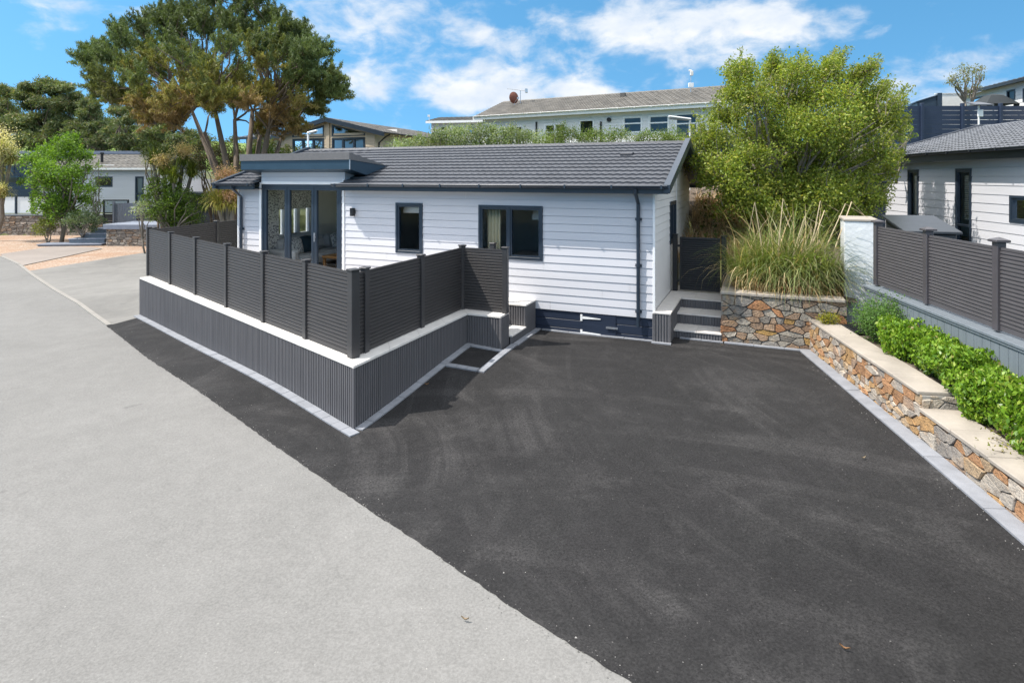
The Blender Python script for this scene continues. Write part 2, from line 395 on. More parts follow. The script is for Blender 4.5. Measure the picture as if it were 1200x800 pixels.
# pale concrete edging between road and parking area
def strip(name, pts, wd, off, mat, hgt=0, joints=0, kind='structure', gap=.006):
    """a paved strip draped on the ground, cut into blocks of length joints"""
    b = MB(); n = len(pts)
    for i in range(n-1):
        a, c = Vector(pts[i]), Vector(pts[i+1]); L = (c-a).length; k = max(1, int(round(L/(joints or .6)))); d = (c-a)/L; nr = Vector((-d.y, d.x))
        for j in range(k):
            s, e = a + d*(L*j/k + gap), a + d*(L*(j+1)/k - gap)
            q = [s, e, e + nr*wd, s + nr*wd]; z = g0(np.array([p.x for p in q]), np.array([p.y for p in q]))
            jit = random.uniform(-.002, .002)
            t = [(p.x, p.y, zz+off+jit) for p, zz in zip(q, z)]
            b.prism([(p[0], p[1], p[2]-.08-hgt) for p in t], (0, 0, .08+hgt))
    return b.build(name, mat, kind=kind)
random.seed(4)
strip('kerb', [edge[7]]+edge[8:13], -.10, .035, m_kerb, joints=.9)

# ------------------------------------------------------------------ building helpers
def siding(b, x0, x1, z0, z1, holes=(), exposure=.153, y=0.0, lap=.012, xfn=None, groove=.009, gd=.013, joints=0):
    """lapped boards with a shadow groove under each lap, facing -y of b.f; holes (xa,xb,za,zb); xfn(z)->(xa,xb) clips gables"""
    def piece(p0, q0, p1, q1, ca, cb, zb):
        t = lambda z: -lap*(zb-z)/exposure
        top = cb if cb < zb-1e-4 else zb-groove
        if top <= ca+.002: top = cb
        f_ = (top-ca)/(cb-ca); pt, qt = p0+(p1-p0)*f_, q0+(q1-q0)*f_
        v = [(p0,y+t(ca),ca),(q0,y+t(ca),ca),(qt,y+t(top),top),(pt,y+t(top),top),(p0,y+gd,ca),(q0,y+gd,ca)]; fs = [(0,1,2,3),(4,5,1,0)]
        if top < cb-1e-5: v += [(pt,y+gd,top),(qt,y+gd,top),(q1,y+gd,cb),(p1,y+gd,cb)]; fs += [(3,2,7,6),(6,7,8,9)]
        b.add(v, fs)
    zs = []; z = z0
    while z < z1-1e-4: zs.append(z); z += exposure
    zs.append(z1)
    for r in range(len(zs)-1):
        za, zb = zs[r], zs[r+1]
        cuts = sorted({za, zb, *[q for h in holes for q in h[2:4] if za < q < zb]})
        for c in range(len(cuts)-1):
            ca, cb = cuts[c], cuts[c+1]; zm = (ca+cb)/2
            if xfn:
                (la, ra), (lb, rb) = xfn(ca), xfn(cb)
                if ra-la > .01: piece(la, ra, lb, rb, ca, cb, zb)
                continue
            A = [(x0, x1)]
            for h in holes:
                if h[2] < zm < h[3]:
                    B = []
                    for (p, q) in A:
                        if h[1] <= p or h[0] >= q: B.append((p, q)); continue
                        if h[0] > p: B.append((p, h[0]))
                        if h[1] < q: B.append((h[1], q))
                    A = B
            if joints and cb-ca > exposure*.9:
                B = []
                for (p, q) in A:
                    x = p + joints*(.25+((r*7919+13) % 100)/100*.75)
                    while x < q-.35: B.append((p, x-.002)); p = x+.002; x += joints
                    B.append((p, q))
                A = B
            for (p, q) in A: piece(p, q, p, q, ca, cb, zb)
    return b
def flat_wall(b, x0, x1, z0, z1, holes=(), y=0.0):
    xs = sorted({x0, x1, *[q for h in holes for q in h[:2]]}); zs = sorted({z0, z1, *[q for h in holes for q in h[2:4]]})
    for i in range(len(xs)-1):
        for j in range(len(zs)-1):
            xm, zm = (xs[i]+xs[i+1])/2, (zs[j]+zs[j+1])/2
            if any(h[0] < xm < h[1] and h[2] < zm < h[3] for h in holes): continue
            b.poly((xs[i],y,zs[j]),(xs[i+1],y,zs[j]),(xs[i+1],y,zs[j+1]),(xs[i],y,zs[j+1]))
    return b
def rect_frame(b, x0, x1, z0, z1, w, y0, y1):
    b.box(x0, x0+w, y0, y1, z0, z1); b.box(x1-w, x1, y0, y1, z0, z1)
    b.box(x0+w, x1-w, y0, y1, z1-w, z1); b.box(x0+w, x1-w, y0, y1, z0, z0+w); return b
def window(parent, f, x0, x1, z0, z1, mat=None, mull=(), trans=(), w=.055, y0=-.03, y1=.07, glass=None, name='window', bev=.004, sash=True):
    mat = mat or m_navy; b = rect_frame(MB(f), x0, x1, z0, z1, w, y0, y1)
    for mx in mull: b.box(mx-w*.5, mx+w*.5, y0, y1, z0+w, z1-w)
    for tz in trans: b.box(x0+w, x1-w, y0+.002, y1-.002, tz-w*.5, tz+w*.5)
    o = b.build(name, mat, parent, bevel=bev)
    xs = [x0+w] + [q for mx in mull for q in (mx-w*.5, mx+w*.5)] + [x1-w]
    if sash:
        s = MB(f)
        for i in range(0, len(xs), 2):
            rect_frame(s, xs[i]+.004, xs[i+1]-.004, z0+w+.004, z1-w-.004, .028, y0+.014, y1-.014)
        s.build('sash', mat, o)
    g = MB(f); g.poly((x0+w,.03,z0+w),(x1-w,.03,z0+w),(x1-w,.03,z1-w),(x0+w,.03,z1-w)); g.build('pane', glass or m_glass, o)
    return o
def tile_slope(b, segs, ye, ze, yr, zr, courses, lift=.03, wave=.011, pitch=.3, sub=4, up=1):
    """tiled slope rising along +y from (ye,ze) to (yr,zr); segs [(x0,x1,ymin)]"""
    if b.c is None and not b.v: b.c = []
    for k in range(courses):
        t0, t1 = k/courses, (k+1)/courses
        ya, yb, za, zb = ye+(yr-ye)*t0, ye+(yr-ye)*t1, ze+(zr-ze)*t0, ze+(zr-ze)*t1
        for (x0, x1, ym) in segs:
            if yb <= ym+.02: continue
            if ya < ym: 
                q = (ym-ya)/(yb-ya); y_a, z_a = ym, za+(zb-za)*q
            else: y_a, z_a = ya, za
            n = max(2, int((x1-x0)/pitch*sub)); pts = []; fs = []; tone = [random.random() for _ in range(n//sub+3)]
            off = (k % 2)*.5
            for i in range(n+1):
                x = x0+(x1-x0)*i/n; ph = (x/pitch+off) % 1.0
                wv = wave*math.cos(2*math.pi*ph*2) + (-.012 if ph < .5/sub else 0)
                jit = random.uniform(-.002, .002)
                pts += [(x, y_a, z_a-.004), (x, y_a-.004, z_a+lift+wv+jit), (x, yb+.015, zb+.004+wv*.8)]
            for i in range(n):
                j = 3*i; fs += [(j, j+3, j+4, j+1), (j+1, j+4, j+5, j+2)]
            if b.c is not None:
                for i in range(n+1): b.c += [(tone[(i+(k%2)*sub//2)//sub],)*3+(1,)]*3
            b.add(pts, fs)
    return b
def gutter(b, x0, x1, y, z, r=.055):
    """half-round gutter with brackets, front at y-2r"""
    n = 8; pts = []
    for x in (x0, x1):
        for k in range(n+1):
            a = math.pi*k/n; pts.append((x, y-r-r*math.cos(a)*1.05, z-r*math.sin(a)))
    fs = [(k, k+1, n+2+k, n+1+k) for k in range(n)]
    b.add(pts, fs); b.poly(*[pts[k] for k in range(n+1)]); b.poly(*[pts[n+1+k] for k in range(n+1)])
    b.tube([(x0,y-2*r,z),(x1,y-2*r,z)], .011, 6)
    k = int((x1-x0)/.9)
    for i in range(k+1):
        x = x0+.1+(x1-x0-.2)*i/max(1,k); b.box(x-.016, x+.016, y-2*r-.014, y+.0, z-.055, z+.012)
    return b
def ridge_caps(b, x0, x1, y, z, pitch=.42, r=.1, drop=.055):
    n = int((x1-x0)/pitch)
    for i in range(n):
        a, c = x0+(x1-x0)*i/n, x0+(x1-x0)*(i+1)/n
        for (s, e, h) in ((a, c-.03, 0), (c-.05, c, .008)):
            b.prism([(s,y-r,z-drop+h*.3),(s,y-r*.5,z+.01+h),(s,y,z+.03+h),(s,y+r*.5,z+.01+h),(s,y+r,z-drop+h*.3)], (e-s, 0, 0))
    return b
def downpipe(b, x, y, ztop, zbot, ytop=None, r=.034):
    ytop = y if ytop is None else ytop
    b.tube([(x,ytop,ztop),(x,ytop,ztop-.06),(x,y,ztop-.28),(x,y,zbot+.0)], r, 10)
    z = zbot+.25
    while z < ztop-.35: b.tube([(x,y,z),(x,y,z+.05)], r+.008, 10); b.box(x-r-.025, x+r+.025, y+.02, y+.045, z, z+.05); z += .85
    return b

# ------------------------------------------------------------------ main lodge
LX = -10.15; D = 5.9; ZF = .84; ZS = .66; ZE = 2.95; ZEAVE = 3.06; ZR = 4.05; YR = 2.95
house = thing('lodge', 'white weatherboarded lodge with charcoal tiled roof in the middle, glazed doors under a navy canopy', 'house', H, (-5, 3, .24))
bx0, bx1 = -9.42, -6.93
win1 = (-5.56, -4.88, 1.6, 2.69); win2 = (-3.55, -2.15, 1.6, 2.68); door = (-9.40, -7.02, .86, 3.07)
b = MB(H)
siding(b, bx1, 0, ZS, ZE+.03, [win1, win2, (door[0], door[1], door[2], door[3])], joints=3.66)
siding(b, LX, bx0, ZS, ZE+.03, [])
siding(b, bx0, bx1, ZS, 3.40, [(door[0], door[1], ZS, door[3])])
wall = b.build('wall', m_siding, house)
b = MB(H); flat_wall(b, LX+.1, -.1, .7, 3.1, [win1, win2, (door[0], door[1], .7, 3.03)], .1); b.build('inner_wall', m_interior, wall)
# gable ends
def gz(y): return (ZR-.06) - abs(y-YR)*(ZR-ZEAVE)/(YR+.3)
def gable_x(z):
    h = (ZR-.06-z)/((ZR-ZEAVE)/(YR+.3)); return (max(0, YR-h), min(D, YR+h))
GR = H.sub(0, 0, 0, R(90))                     # right gable: local x = house y, faces house +x
gwin = (2.05, 3.0, 1.8, 2.72)
b = MB(GR); siding(b, 0, D, ZS, 2.93, [gwin]); siding(b, 0, D, 2.93, ZR-.07, xfn=gable_x); b.box(gwin[1]+.12, gwin[1]+.145, -.02, .0, ZS, 3.3)
b.build('gable_wall', m_siding2, house)
GL = H.sub(LX, D, 0, R(-90))
lgw = (D-2.46, D-.94, 1.62, 2.76)
b = MB(GL); siding(b, 0, D, ZS, 2.93, [lgw]); siding(b, 0, D, 2.93, ZR-.07, xfn=lambda z: tuple(sorted((D-gable_x(z)[0], D-gable_x(z)[1])))); b.build('gable_wall', m_siding, house)
GB = H.sub(0, D, 0, R(180))
rwx = sorted([-H.px(318, 250, D)[0], -H.px(368, 250, D)[0]])
rwin_fill = (7.0, 9.6, .95, 2.85)  # unseen rear window, kept to bring daylight into the living room
b = MB(GB); siding(b, 0, -LX, ZS, 2.93, [rwin_fill]); flat_wall(b, .1, -LX-.1, .7, 3.0, [rwin_fill], .1); b.build('rear_wall', m_siding2, house)
window(house, GB, *rwin_fill, mat=m_whitetrim, mull=[rwin_fill[0]+(rwin_fill[1]-rwin_fill[0])*q for q in (.33, .66)], y1=.11)
window(house, GL, *lgw, mat=m_whitetrim, mull=[D-1.45, D-1.95], y1=.11)
flat_wall(MB(GL), .1, D-.1, .7, 3.1, [lgw], .1).build('inner_wall', m_interior, house)
window(house, GR, *gwin, mull=[(gwin[0]+gwin[1])/2])
window(house, H, *win1, sash=True)
window(house, H, *win2, mull=[-2.87])
# corner trims
b = MB(H); b.box(-.012, .03, -.032, .05, ZS, ZE); b.box(LX-.03, LX+.012, -.032, .05, ZS, ZE); b.box(bx0-.05, bx0+.016, -.034, .02, ZS, 3.12); b.box(bx1-.05, bx1-.006, -.030, .02, ZS, 3.2)
b.box(bx0+.02, bx1-.05, -.034, .02, 3.078, 3.14)
b.each('corner_trim', m_whitetrim, house, bevel=.003)
# canopy cheek above roof, right side of the bay
b = MB(H); b.prism([(bx1-.03, 0, 3.1), (bx1-.03, .35, 3.26), (bx1-.03, .35, 3.33), (bx1-.03, 0, 3.40)], (.03, 0, 0)); b.prism([(bx0, 0, 3.1), (bx0, .35, 3.26), (bx0, .35, 3.33), (bx0, 0, 3.40)], (.03, 0, 0)); b.each('canopy_cheek', m_siding, house)
# skirt
b = MB(H)
for i in range(3):
    z0 = .16 + i*.168; b.box(LX, -.002, .012, .04, z0, z0+.160)
b.box(LX, -.01, .042, .06, .0, ZS); b.box(-.06, -.03, .04, D, .0, ZS-.004); b.box(LX+.03, LX+.06, .06, D, .0, ZS-.004)
sk = b.build('skirt', m_navyboard, house, bevel=.004)
b = MB(H); b.box(-1.36, -.70, -.002, .010, .19, ZS-.02); hatch = b.build('hatch', m_navyboard, sk, bevel=.003)
b = MB(H)
for z in (.27, .56):
    b.box(-1.385, -1.345, -.016, -.002, z-.06, z+.06); b.prism([(-1.345,-.014,z+.025),(-1.345,-.014,z-.025),(-.99,-.014,z-.006),(-.99,-.014,z+.006)], (0,.010,0))
b.each('strap_hinge', m_white, hatch); b = MB(H); b.box(-.88, -.66, -.03, -.018, .40, .435); b.box(-.86, -.83, -.03, -.002, .405, .43); b.box(-.71, -.68, -.03, -.002, .405, .43); b.build('handle', m_metal, hatch)
# floor, partitions, ceiling
b = MB(H); b.box(LX+.1, -.1, .1, D-.1, ZF-.1, ZF); b.build('floor', m_floorwood, house)
b = MB(H); b.box(-6.85, -6.75, .1, D-.1, ZF, 3.05); b.box(-4.4, -4.3, .1, 3.4, ZF, 3.0); b.box(-6.74, -.1, 3.41, 3.5, ZF, 3.0)
b.each('inner_wall', m_interior, house)
b = MB(H); sl = (ZR-ZEAVE)/(YR+.3)
for (xa, xb, ys) in ((-10.55, bx0-.02, -.28), (bx0-.02, bx1+.02, .02), (bx1+.02, .28, -.28)):
    b.poly((xa,ys,ZEAVE+(ys+.3)*sl-.05),(xb,ys,ZEAVE+(ys+.3)*sl-.05),(xb,YR,ZR-.05),(xa,YR,ZR-.05))
b.poly((-10.55,D+.28,ZEAVE-.04),(.28,D+.28,ZEAVE-.04),(.28,YR,ZR-.05),(-10.55,YR,ZR-.05)); b.build('ceiling', m_brownfascia, house)
# roof
random.seed(2)
b = MB(H); tile_slope(b, [(-10.6, bx0, -.3), (bx0, bx1, .0), (bx1, .28, -.3)], -.31, ZEAVE, YR, ZR, 13)
HB = H.sub(0, 2*YR, 0, R(180)); b.f = HB; tile_slope(b, [(-.28, 10.6, -.3)], -.31, ZEAVE, YR, ZR, 13)
roof = b.build('roof', m_tile, house)
b = ridge_caps(MB(H), -10.6, .28, YR, ZR); b.build('ridge_cap', m_tile, roof)
b = MB(H)
for (xa, xb) in ((.23, .345), (-10.66, -10.55)):
    b.prism([(xa,-.36,ZEAVE-.10),(xa,-.36,ZEAVE+.055),(xa,YR,ZR+.085),(xa,2*YR+.36,ZEAVE+.055),(xa,2*YR+.36,ZEAVE-.10),(xa,YR,ZR-.10)], (xb-xa,0,0))
b.each('verge', m_navy, roof, bevel=.004)
b = MB(H); zv = 3.06+.85*sl+.0; vx, vz = H.px(735, 187, 1.9); zr_ = ZEAVE+(1.9+.3)*sl
b.prism([(vx-.13,1.78,zr_-.03),(vx-.13,1.77,zr_+.035),(vx-.13,1.93,zr_+.075),(vx-.13,2.02,zr_+.05)], (.26,0,0)); b.build('roof_vent', m_tile, roof, bevel=.008)
# fascia, soffit, gutter
b = MB(H)
for (xa, xb) in ((-10.6, bx0+.05), (bx1-.02, .30)):
    b.box(xa, xb, -.30, -.27, ZE, ZEAVE+.02); b.box(xa, xb, -.27, .0, ZE+.012, ZE+.03)
b.box(-10.6, .30, D+.27, D+.30, ZE, ZEAVE); 
fas = b.build('fascia', m_navy, house)
for (xa, xb) in ((-10.64, bx0+.08), (bx1-.06, .30)):
    gutter(MB(H), xa, xb, -.302, ZEAVE+.035, .058).build('gutter', m_navy, house)
downpipe(MB(H), -.27, -.06, ZEAVE-.02, .50, -.35).build('downpipe', m_navy, house, smooth=False)
downpipe(MB(H), -10.02, -.06, ZEAVE-.02, .85, -.35).build('downpipe', m_navy, house)
# canopy: slab tilted down into the roof
ca, cb_ = -9.78, -6.57
b = MB(H); b.prism([(ca,-.3,3.42),(ca,-.3,3.785),(ca,1.17,3.51),(ca,.33,3.29)], (cb_-ca,0,0)); can = b.build('canopy', m_bluefascia, house, bevel=.006)
b = MB(H); b.prism([(ca-.012,-.325,3.635),(ca-.012,-.325,3.795),(ca-.012,1.2,3.512),(ca-.012,1.05,3.525),(ca-.012,-.302,3.635)], (cb_-ca+.024,0,0)); b.build('canopy_edge', m_canopyband, can)
b = MB(H); b.box(cb_-.0, cb_+.016, -.312, -.29, 3.415, 3.64); b.build('edge_trim', m_metal, can)
# glazed doors
b = rect_frame(MB(H), door[0], door[1], door[2], door[3], .06, -.025, .10); dr = b.build('door_frame', m_navy, house, bevel=.004)
xs = [-9.34, -8.22+.0, -7.73, -7.08]
dx = [H.px(q, 250, 0)[0] for q in (307.5, 335, 340.5, 366, 371.5, 399.5)]
pans = [(-9.34, dx[1]+.04), (dx[1]+.05, dx[3]+.05), (dx[3]+.06, -7.08)]
for (xa, xb) in pans:
    d = rect_frame(MB(H), xa, xb, .92, 3.01, .075, -.012, .06).build('door', m_navy, house, bevel=.004)
    g = MB(H); g.poly((xa+.07,.024,.99),(xb-.07,.024,.99),(xb-.07,.024,2.94),(xa+.07,.024,2.94)); g.build('pane', m_glass, d)
b = MB(H); b.box(pans[2][0]+.02, pans[2][0]+.05, -.05, -.035, 1.75, 1.95); b.box(pans[2][0]+.025, pans[2][0]+.045, -.04, -.01, 1.83, 1.87); b.build('handle', m_metal, d)
# wall lamp
lx, lz = H.px(413.5, 248.5, -.06)
b = MB(H); b.box(lx-.042, lx+.042, -.12, -.03, lz-.09, lz+.09); b.box(lx-.035, lx+.035, -.03, .0, lz-.05, lz+.05); b.build('wall_lamp', m_black, house, bevel=.006)

# things inside the lodge
def cushion(name, mat, label, f, x, y, z, s, tilt=-.35, rz=0, cat='cushion', grp=None):
    b = MB(f.sub(x, y, z, rz)); n = 6; V = []; idx = {}
    for side in (1, -1):
        for i in range(n+1):
            for j in range(n+1):
                u, v = i/n*2-1, j/n*2-1; t = .22*s*max(0, (1-u**4)*(1-v**4))**.5
                yy = side*t; zz = (v*.5+.5)*s*(1-.06*u*u)
                V.append((u*s*.5*(1-.06*v*v), yy*math.cos(tilt)+zz*math.sin(-tilt)*1, zz*math.cos(tilt)+.0-yy*math.sin(-tilt)*0))
    m = (n+1)**2; fs = []
    for sd in (0, 1):
        for i in range(n):
            for j in range(n):
                a = sd*m+i*(n+1)+j; fs.append((a, a+n+1, a+n+2, a+1))
    b.add(V, fs); o = b.build(name, mat, base=f.pt(x, y, z), smooth=True); tag(o, label, cat, grp); return o
sofa = thing('sofa', 'grey corner sofa seen through the glazed doors', 'sofa', H, (-9.5, 3.0, ZF))
b = MB(H); b.box(-9.98, -9.08, .95, 4.6, ZF+.08, ZF+.36); b.box(-9.07, -7.4, 3.75, 4.6, ZF+.08, ZF+.36); b.build('seat', m_sofa, sofa, bevel=.05)
b = MB(H)
for i in range(4): b.box(-10.02, -9.76, .97+i*.9, 1.84+i*.9, ZF+.37, ZF+.76)
for i in range(3): b.box(-9.70+i*.78, -8.95+i*.78, 4.4, 4.66, ZF+.37, ZF+.76)
b.build('backrest', m_sofa, sofa, bevel=.09)
b = MB(H); b.box(-9.98, -9.08, .72, .94, ZF+.08, ZF+.54); b.build('armrest', m_sofa, sofa, bevel=.05)
b = MB(H)
for x in (-9.9, -9.16):
    for y in (.8, 4.5): b.box(x-.03, x+.03, y-.03, y+.03, ZF, ZF+.08)
b.each('leg', m_wood, sofa)
HS = F(H.o, H.rz)
cushion('cushion', m_pattern, 'black and white patterned cushion on the left end of the grey sofa', H, -9.55, 1.35, ZF+.37, .44, rz=R(75))
cushion('cushion', m_teal, 'dark teal cushion on the grey sofa inside the glazed doors', H, -9.58, 1.85, ZF+.37, .46, rz=R(85))
cushion('cushion', m_pattern, 'patterned cushion on the sofa behind the rightmost glass door', H, -9.5, 3.0, ZF+.37, .46, rz=R(80))
cushion('cushion', m_sofa, 'plain grey cushion beside the patterned one behind the rightmost glass door', H, -9.55, 3.5, ZF+.37, .46, rz=R(70))
t = thing('coffee_table', 'orange oak coffee table behind the rightmost glazed door', 'table', H, (-8.6, 2.0, ZF))
b = MB(H); b.box(-8.75, -8.05, 1.35, 2.35, ZF+.30, ZF+.36); b.build('tabletop', m_wood, t, bevel=.01)
for x in (-8.72, -8.14):
    for y in (1.38, 2.26): MB(H).box(x, x+.06, y, y+.06, ZF, ZF+.30).build('leg', m_wood, t)
def curtain(name, label, mat, f, x0, x1, y, z0, z1, folds=6, amp=.035, bot=1.0):
    b = MB(f); n = folds*6; pts = []
    for i in range(n+1):
        u = i/n; yy = y+amp*math.sin(u*folds*2*math.pi)
        pts += [(x0+(x1-x0)*u*bot, yy*1+.0, z0), (x0+(x1-x0)*u, yy, z1)]
    b.add(pts, [(2*i,2*i+2,2*i+3,2*i+1) for i in range(n)]); o = b.build(name, mat, base=f.pt((x0+x1)/2, y, z0), smooth=True)
    sd = o.modifiers.new('Solid', 'SOLIDIFY'); sd.thickness = .006; return tag(o, label, 'curtain')
curtain('curtain', 'black and white patterned curtain inside the leftmost glazed door', m_pattern, GL, D-1.08, D-.66, .22, ZF+.02, 2.98, 5)
o = MB(GL).box(lgw[0]-.06, lgw[1]+.06, .13, .16, 2.38, 2.84).build('roman_blind', m_pattern, base=GL.pt(lgw[0], .15, 2.4)); tag(o, 'patterned roman blind over the side window, seen through the glazed doors', 'blind')
curtain('curtain', 'cream curtain inside the wide bedroom window', m_cream, H, -3.46, -3.16, .24, 1.3, 2.7, 4)
curtain('curtain', 'white roller blind inside the narrow window', m_white, H, -5.5, -4.94, .2, 2.46, 2.68, 1, .002)
bed = thing('bed', 'bed with pale covers inside the wide bedroom window', 'bed', H, (-2.9, 1.6, ZF))
b = MB(H); b.box(-3.6, -2.0, .7, 2.6, ZF+.25, ZF+.62); b.build('mattress', m_sofa, bed, bevel=.06); MB(H).box(-3.62, -1.98, .7, 2.62, ZF, ZF+.25).build('bed_base', m_darkbox, bed)
MB(H).box(-1.98, -1.9, .65, 2.65, ZF, ZF+1.1).build('headboard', m_sofa, bed, bevel=.03)
cushion('pillow', m_sofa, 'grey pillow nearest the glass of the bedroom window', H, -2.3, 1.0, ZF+.62, .55, rz=-1.2, cat='pillow')
cushion('pillow', m_pattern, 'second pillow on the bed deeper inside the bedroom window', H, -2.25, 1.7, ZF+.62, .55, rz=-1.2, cat='pillow')
pl = thing('pendant_lamp', 'pale dome pendant lamp hanging inside the bedroom window', 'lamp', H, (-2.45, .8, 2.35))
b = MB(H)
prof = [(.02, 2.62), (.12, 2.6), (.19, 2.52), (.22, 2.42), (.215, 2.36)]
pts = []; n = 20
for (r_, z_) in prof:
    for k in range(n): pts.append((-2.45+r_*math.cos(2*math.pi*k/n), .8+r_*math.sin(2*math.pi*k/n), z_))
b.add(pts, [(i*n+k, i*n+(k+1)%n, (i+1)*n+(k+1)%n, (i+1)*n+k) for i in range(len(prof)-1) for k in range(n)]); b.build('lamp_shade', m_white, pl, smooth=True)
MB(H).tube([(-2.45,.8,2.62),(-2.45,.8,3.1)], .006, 6).build('cord', m_black, pl)

# ------------------------------------------------------------------ deck in front of the lodge
def seg_frame(p, q, z=0):
    return F((p[0], p[1], z), math.atan2(q[1]-p[1], q[0]-p[0])), math.hypot(q[0]-p[0], q[1]-p[1])
def hp(x, y): return H.pt(x, y)[:2]
def ribs(b, f, L, z0f, z1, pitch=.048, y=0, skip=0):
    """vertical ribbed cladding facing -y of f"""
    b.f = f; b.box(0, L, y+.012, y+.03, z0f, z1)
    n = int(L/pitch); 
    for i in range(n):
        x = L*(i+.5)/n; w = .0165 if i % 3 else .0185; d = .0 if (i//3) % 2 else .0015
        b.add([(x-w,y+.013,z0f),(x-w*.7,y-.006-d,z0f),(x+w*.7,y-.006-d,z0f),(x+w,y+.013,z0f),(x-w,y+.013,z1),(x-w*.7,y-.006-d,z1),(x+w*.7,y-.006-d,z1),(x+w,y+.013,z1)], [(0,1,5,4),(1,2,6,5),(2,3,7,6)])
    return b
def coping_run(b, f, L, w, z, t=.035, ov=.018, ends=(0,0), slab=.9):
    b.f = f; n = max(1, round(L/slab))
    for i in range(n):
        a = -ov*ends[0] if i == 0 else L*i/n+.0015; c = L+ov*ends[1] if i == n-1 else L*(i+1)/n-.0015
        b.box(a, c, -ov, w, z-t, z)
deck = thing('deck', 'raised deck clad in ribbed grey boards with white coping in front of the lodge', 'deck', H, (-8, -1.5, 0))
cA, cB, cC, cD, cE, cFk = hp(-11.95,-1.27), hp(-3.01,-4.8), hp(-3.01,-1.6), hp(-2.35,-1.6), hp(-2.35,-1.25), hp(-3.01,-1.25)
cG = hp(-13.1, 3.0)
for (p, q, z0) in ((cA,cB,-.3), (cB,cC,-.2), (cC,cD,0), (cD,cE,0), (cG,cA,-.3)):
    f, L = seg_frame(p, q); ribs(MB(), f, L, z0, .805).build('cladding', m_rib, deck)
def mitre(pts, d):
    """polyline offset to the left of travel by d, with mitred corners"""
    P = [Vector(p) for p in pts]; ns = [Vector((-(q-p).y, (q-p).x)).normalized() for p, q in zip(P[:-1], P[1:])]; out = [P[0]+ns[0]*d]
    for i in range(1, len(P)-1):
        m_ = (ns[i-1]+ns[i]); out.append(P[i] + m_*(d/(m_.dot(ns[i]))))
    return out + [P[-1]+ns[-1]*d]
b = MB(); pth = [cA, cB, cC, cD]; io, oo = mitre(pth, .35), mitre(pth, -.018)
for i in range(3):
    k = max(1, round((Vector(pth[i+1])-Vector(pth[i])).length/.9))
    for j in range(k):
        q = [oo[i].lerp(oo[i+1], j/k), oo[i].lerp(oo[i+1], (j+1)/k), io[i].lerp(io[i+1], (j+1)/k), io[i].lerp(io[i+1], j/k)]; c_ = sum(q, Vector((0,0)))/4
        q = [p + (c_-p).normalized()*.0012 for p in q]; b.prism([(p.x, p.y, .805) for p in q], (0,0,.035))
f, L = seg_frame(cG, cA); coping_run(b, f, L-.36, .33, .838)
b.build('coping', m_coping, deck, bevel=.003)
b = MB(H); b.add([(-11.9,-1.22,.78),(-3.04,-4.74,.78),(-3.04,-1.57,.78),(-3.02,-.02,.78),(-10.15,-.02,.78),(-10.2,2.9,.78),(-12.8,2.9,.78)], [tuple(range(7))]); b.build('deck_floor', m_porcelaintile, deck)
b = MB()
for (p, z0) in ((cB,-.2), (cA,-.3), (cD,0)):
    f = F((p[0],p[1],0), H.rz); b.f = f; b.box(-.028, .010, -.014, .028, z0, .803)
b.each('corner_trim', m_rib, deck, bevel=.003)
# little flight up to the deck beside the lodge wall
st = thing('steps', 'small flight of pale tiled steps with ribbed sides between the deck and the lodge wall', 'steps', H, (-2.6, -.6, .24))
f, L = seg_frame(hp(-2.30,-1.25), hp(-2.30,-.55)); ribs(MB(), f, L, 0, .395).build('side_panel', m_rib, st)
f, L = seg_frame(hp(-2.30,-.55), hp(-2.30,-.02)); ribs(MB(), f, L, 0, .805).build('side_panel', m_rib, st)
f, L = seg_frame(hp(-3.01,-.55), hp(-2.30,-.55)); ribs(MB(), f, L, .4, .805).build('side_panel', m_rib, st)
b = MB(H); b.box(-3.0, -2.285, -1.245, -.555, .395, .425); b.build('tread', m_coping, st, bevel=.003)
b = MB(H); b.box(-3.4, -2.285, -.57, -.02, .806, .838); b.build('landing', m_coping, st, bevel=.003)
b = MB(H); b.box(-3.4, -2.70, -1.245, -.575, .43, .62); b.build('riser', m_rib, st); MB(H).box(-3.4, -2.69, -1.247, -.573, .622, .652).build('tread', m_coping, st)
# paved edging strips on the tarmac
random.seed(7)
def offp(p, q, d):
    v = Vector((q[0]-p[0], q[1]-p[1])).normalized(); return Vector((p[0]+v.y*d, p[1]-v.x*d)), Vector((q[0]+v.y*d, q[1]-v.x*d))
def sett(name, p, q, wd, z=.030, joints=.22, e0=0, e1=0):
    v = Vector((q[0]-p[0], q[1]-p[1])).normalized(); a, c = offp(p, q, wd)
    return strip(name, [a - v*e0, c + v*e1], wd-.012, z, m_concrete, joints=joints, gap=.0035)
sett('paving_strip', cA, cB, .15, joints=.24, e1=.16)
sett('paving_strip', cB, cC, .13, .031, joints=.24, e1=-.0)
e0 = Vector(cC); xv = Vector(hp(1,0))-Vector(hp(0,0)); yv = Vector(hp(0,1))-Vector(hp(0,0))
sett('paving_strip', tuple(e0+xv*.12), tuple(e0+xv*.72), .11, .0315, joints=.2)
pa = e0 - yv*.92; pb = pa + xv*.70; pc_ = e0 + xv*.70
sett('paving_strip', tuple(pa+xv*.13), tuple(pb), .12, .032, joints=.2)
sett('paving_strip', tuple(pb-yv*.12), tuple(pc_+yv*.35), .12, .0325, joints=.2)
sett('paving_strip', tuple(pc_+yv*.36+xv*.02), tuple(Vector(hp(-2.30,-.02))), .12, .033, joints=.24)
sett('paving_strip', hp(-2.16,.02), hp(.0,.02), .075, .030, joints=.5)

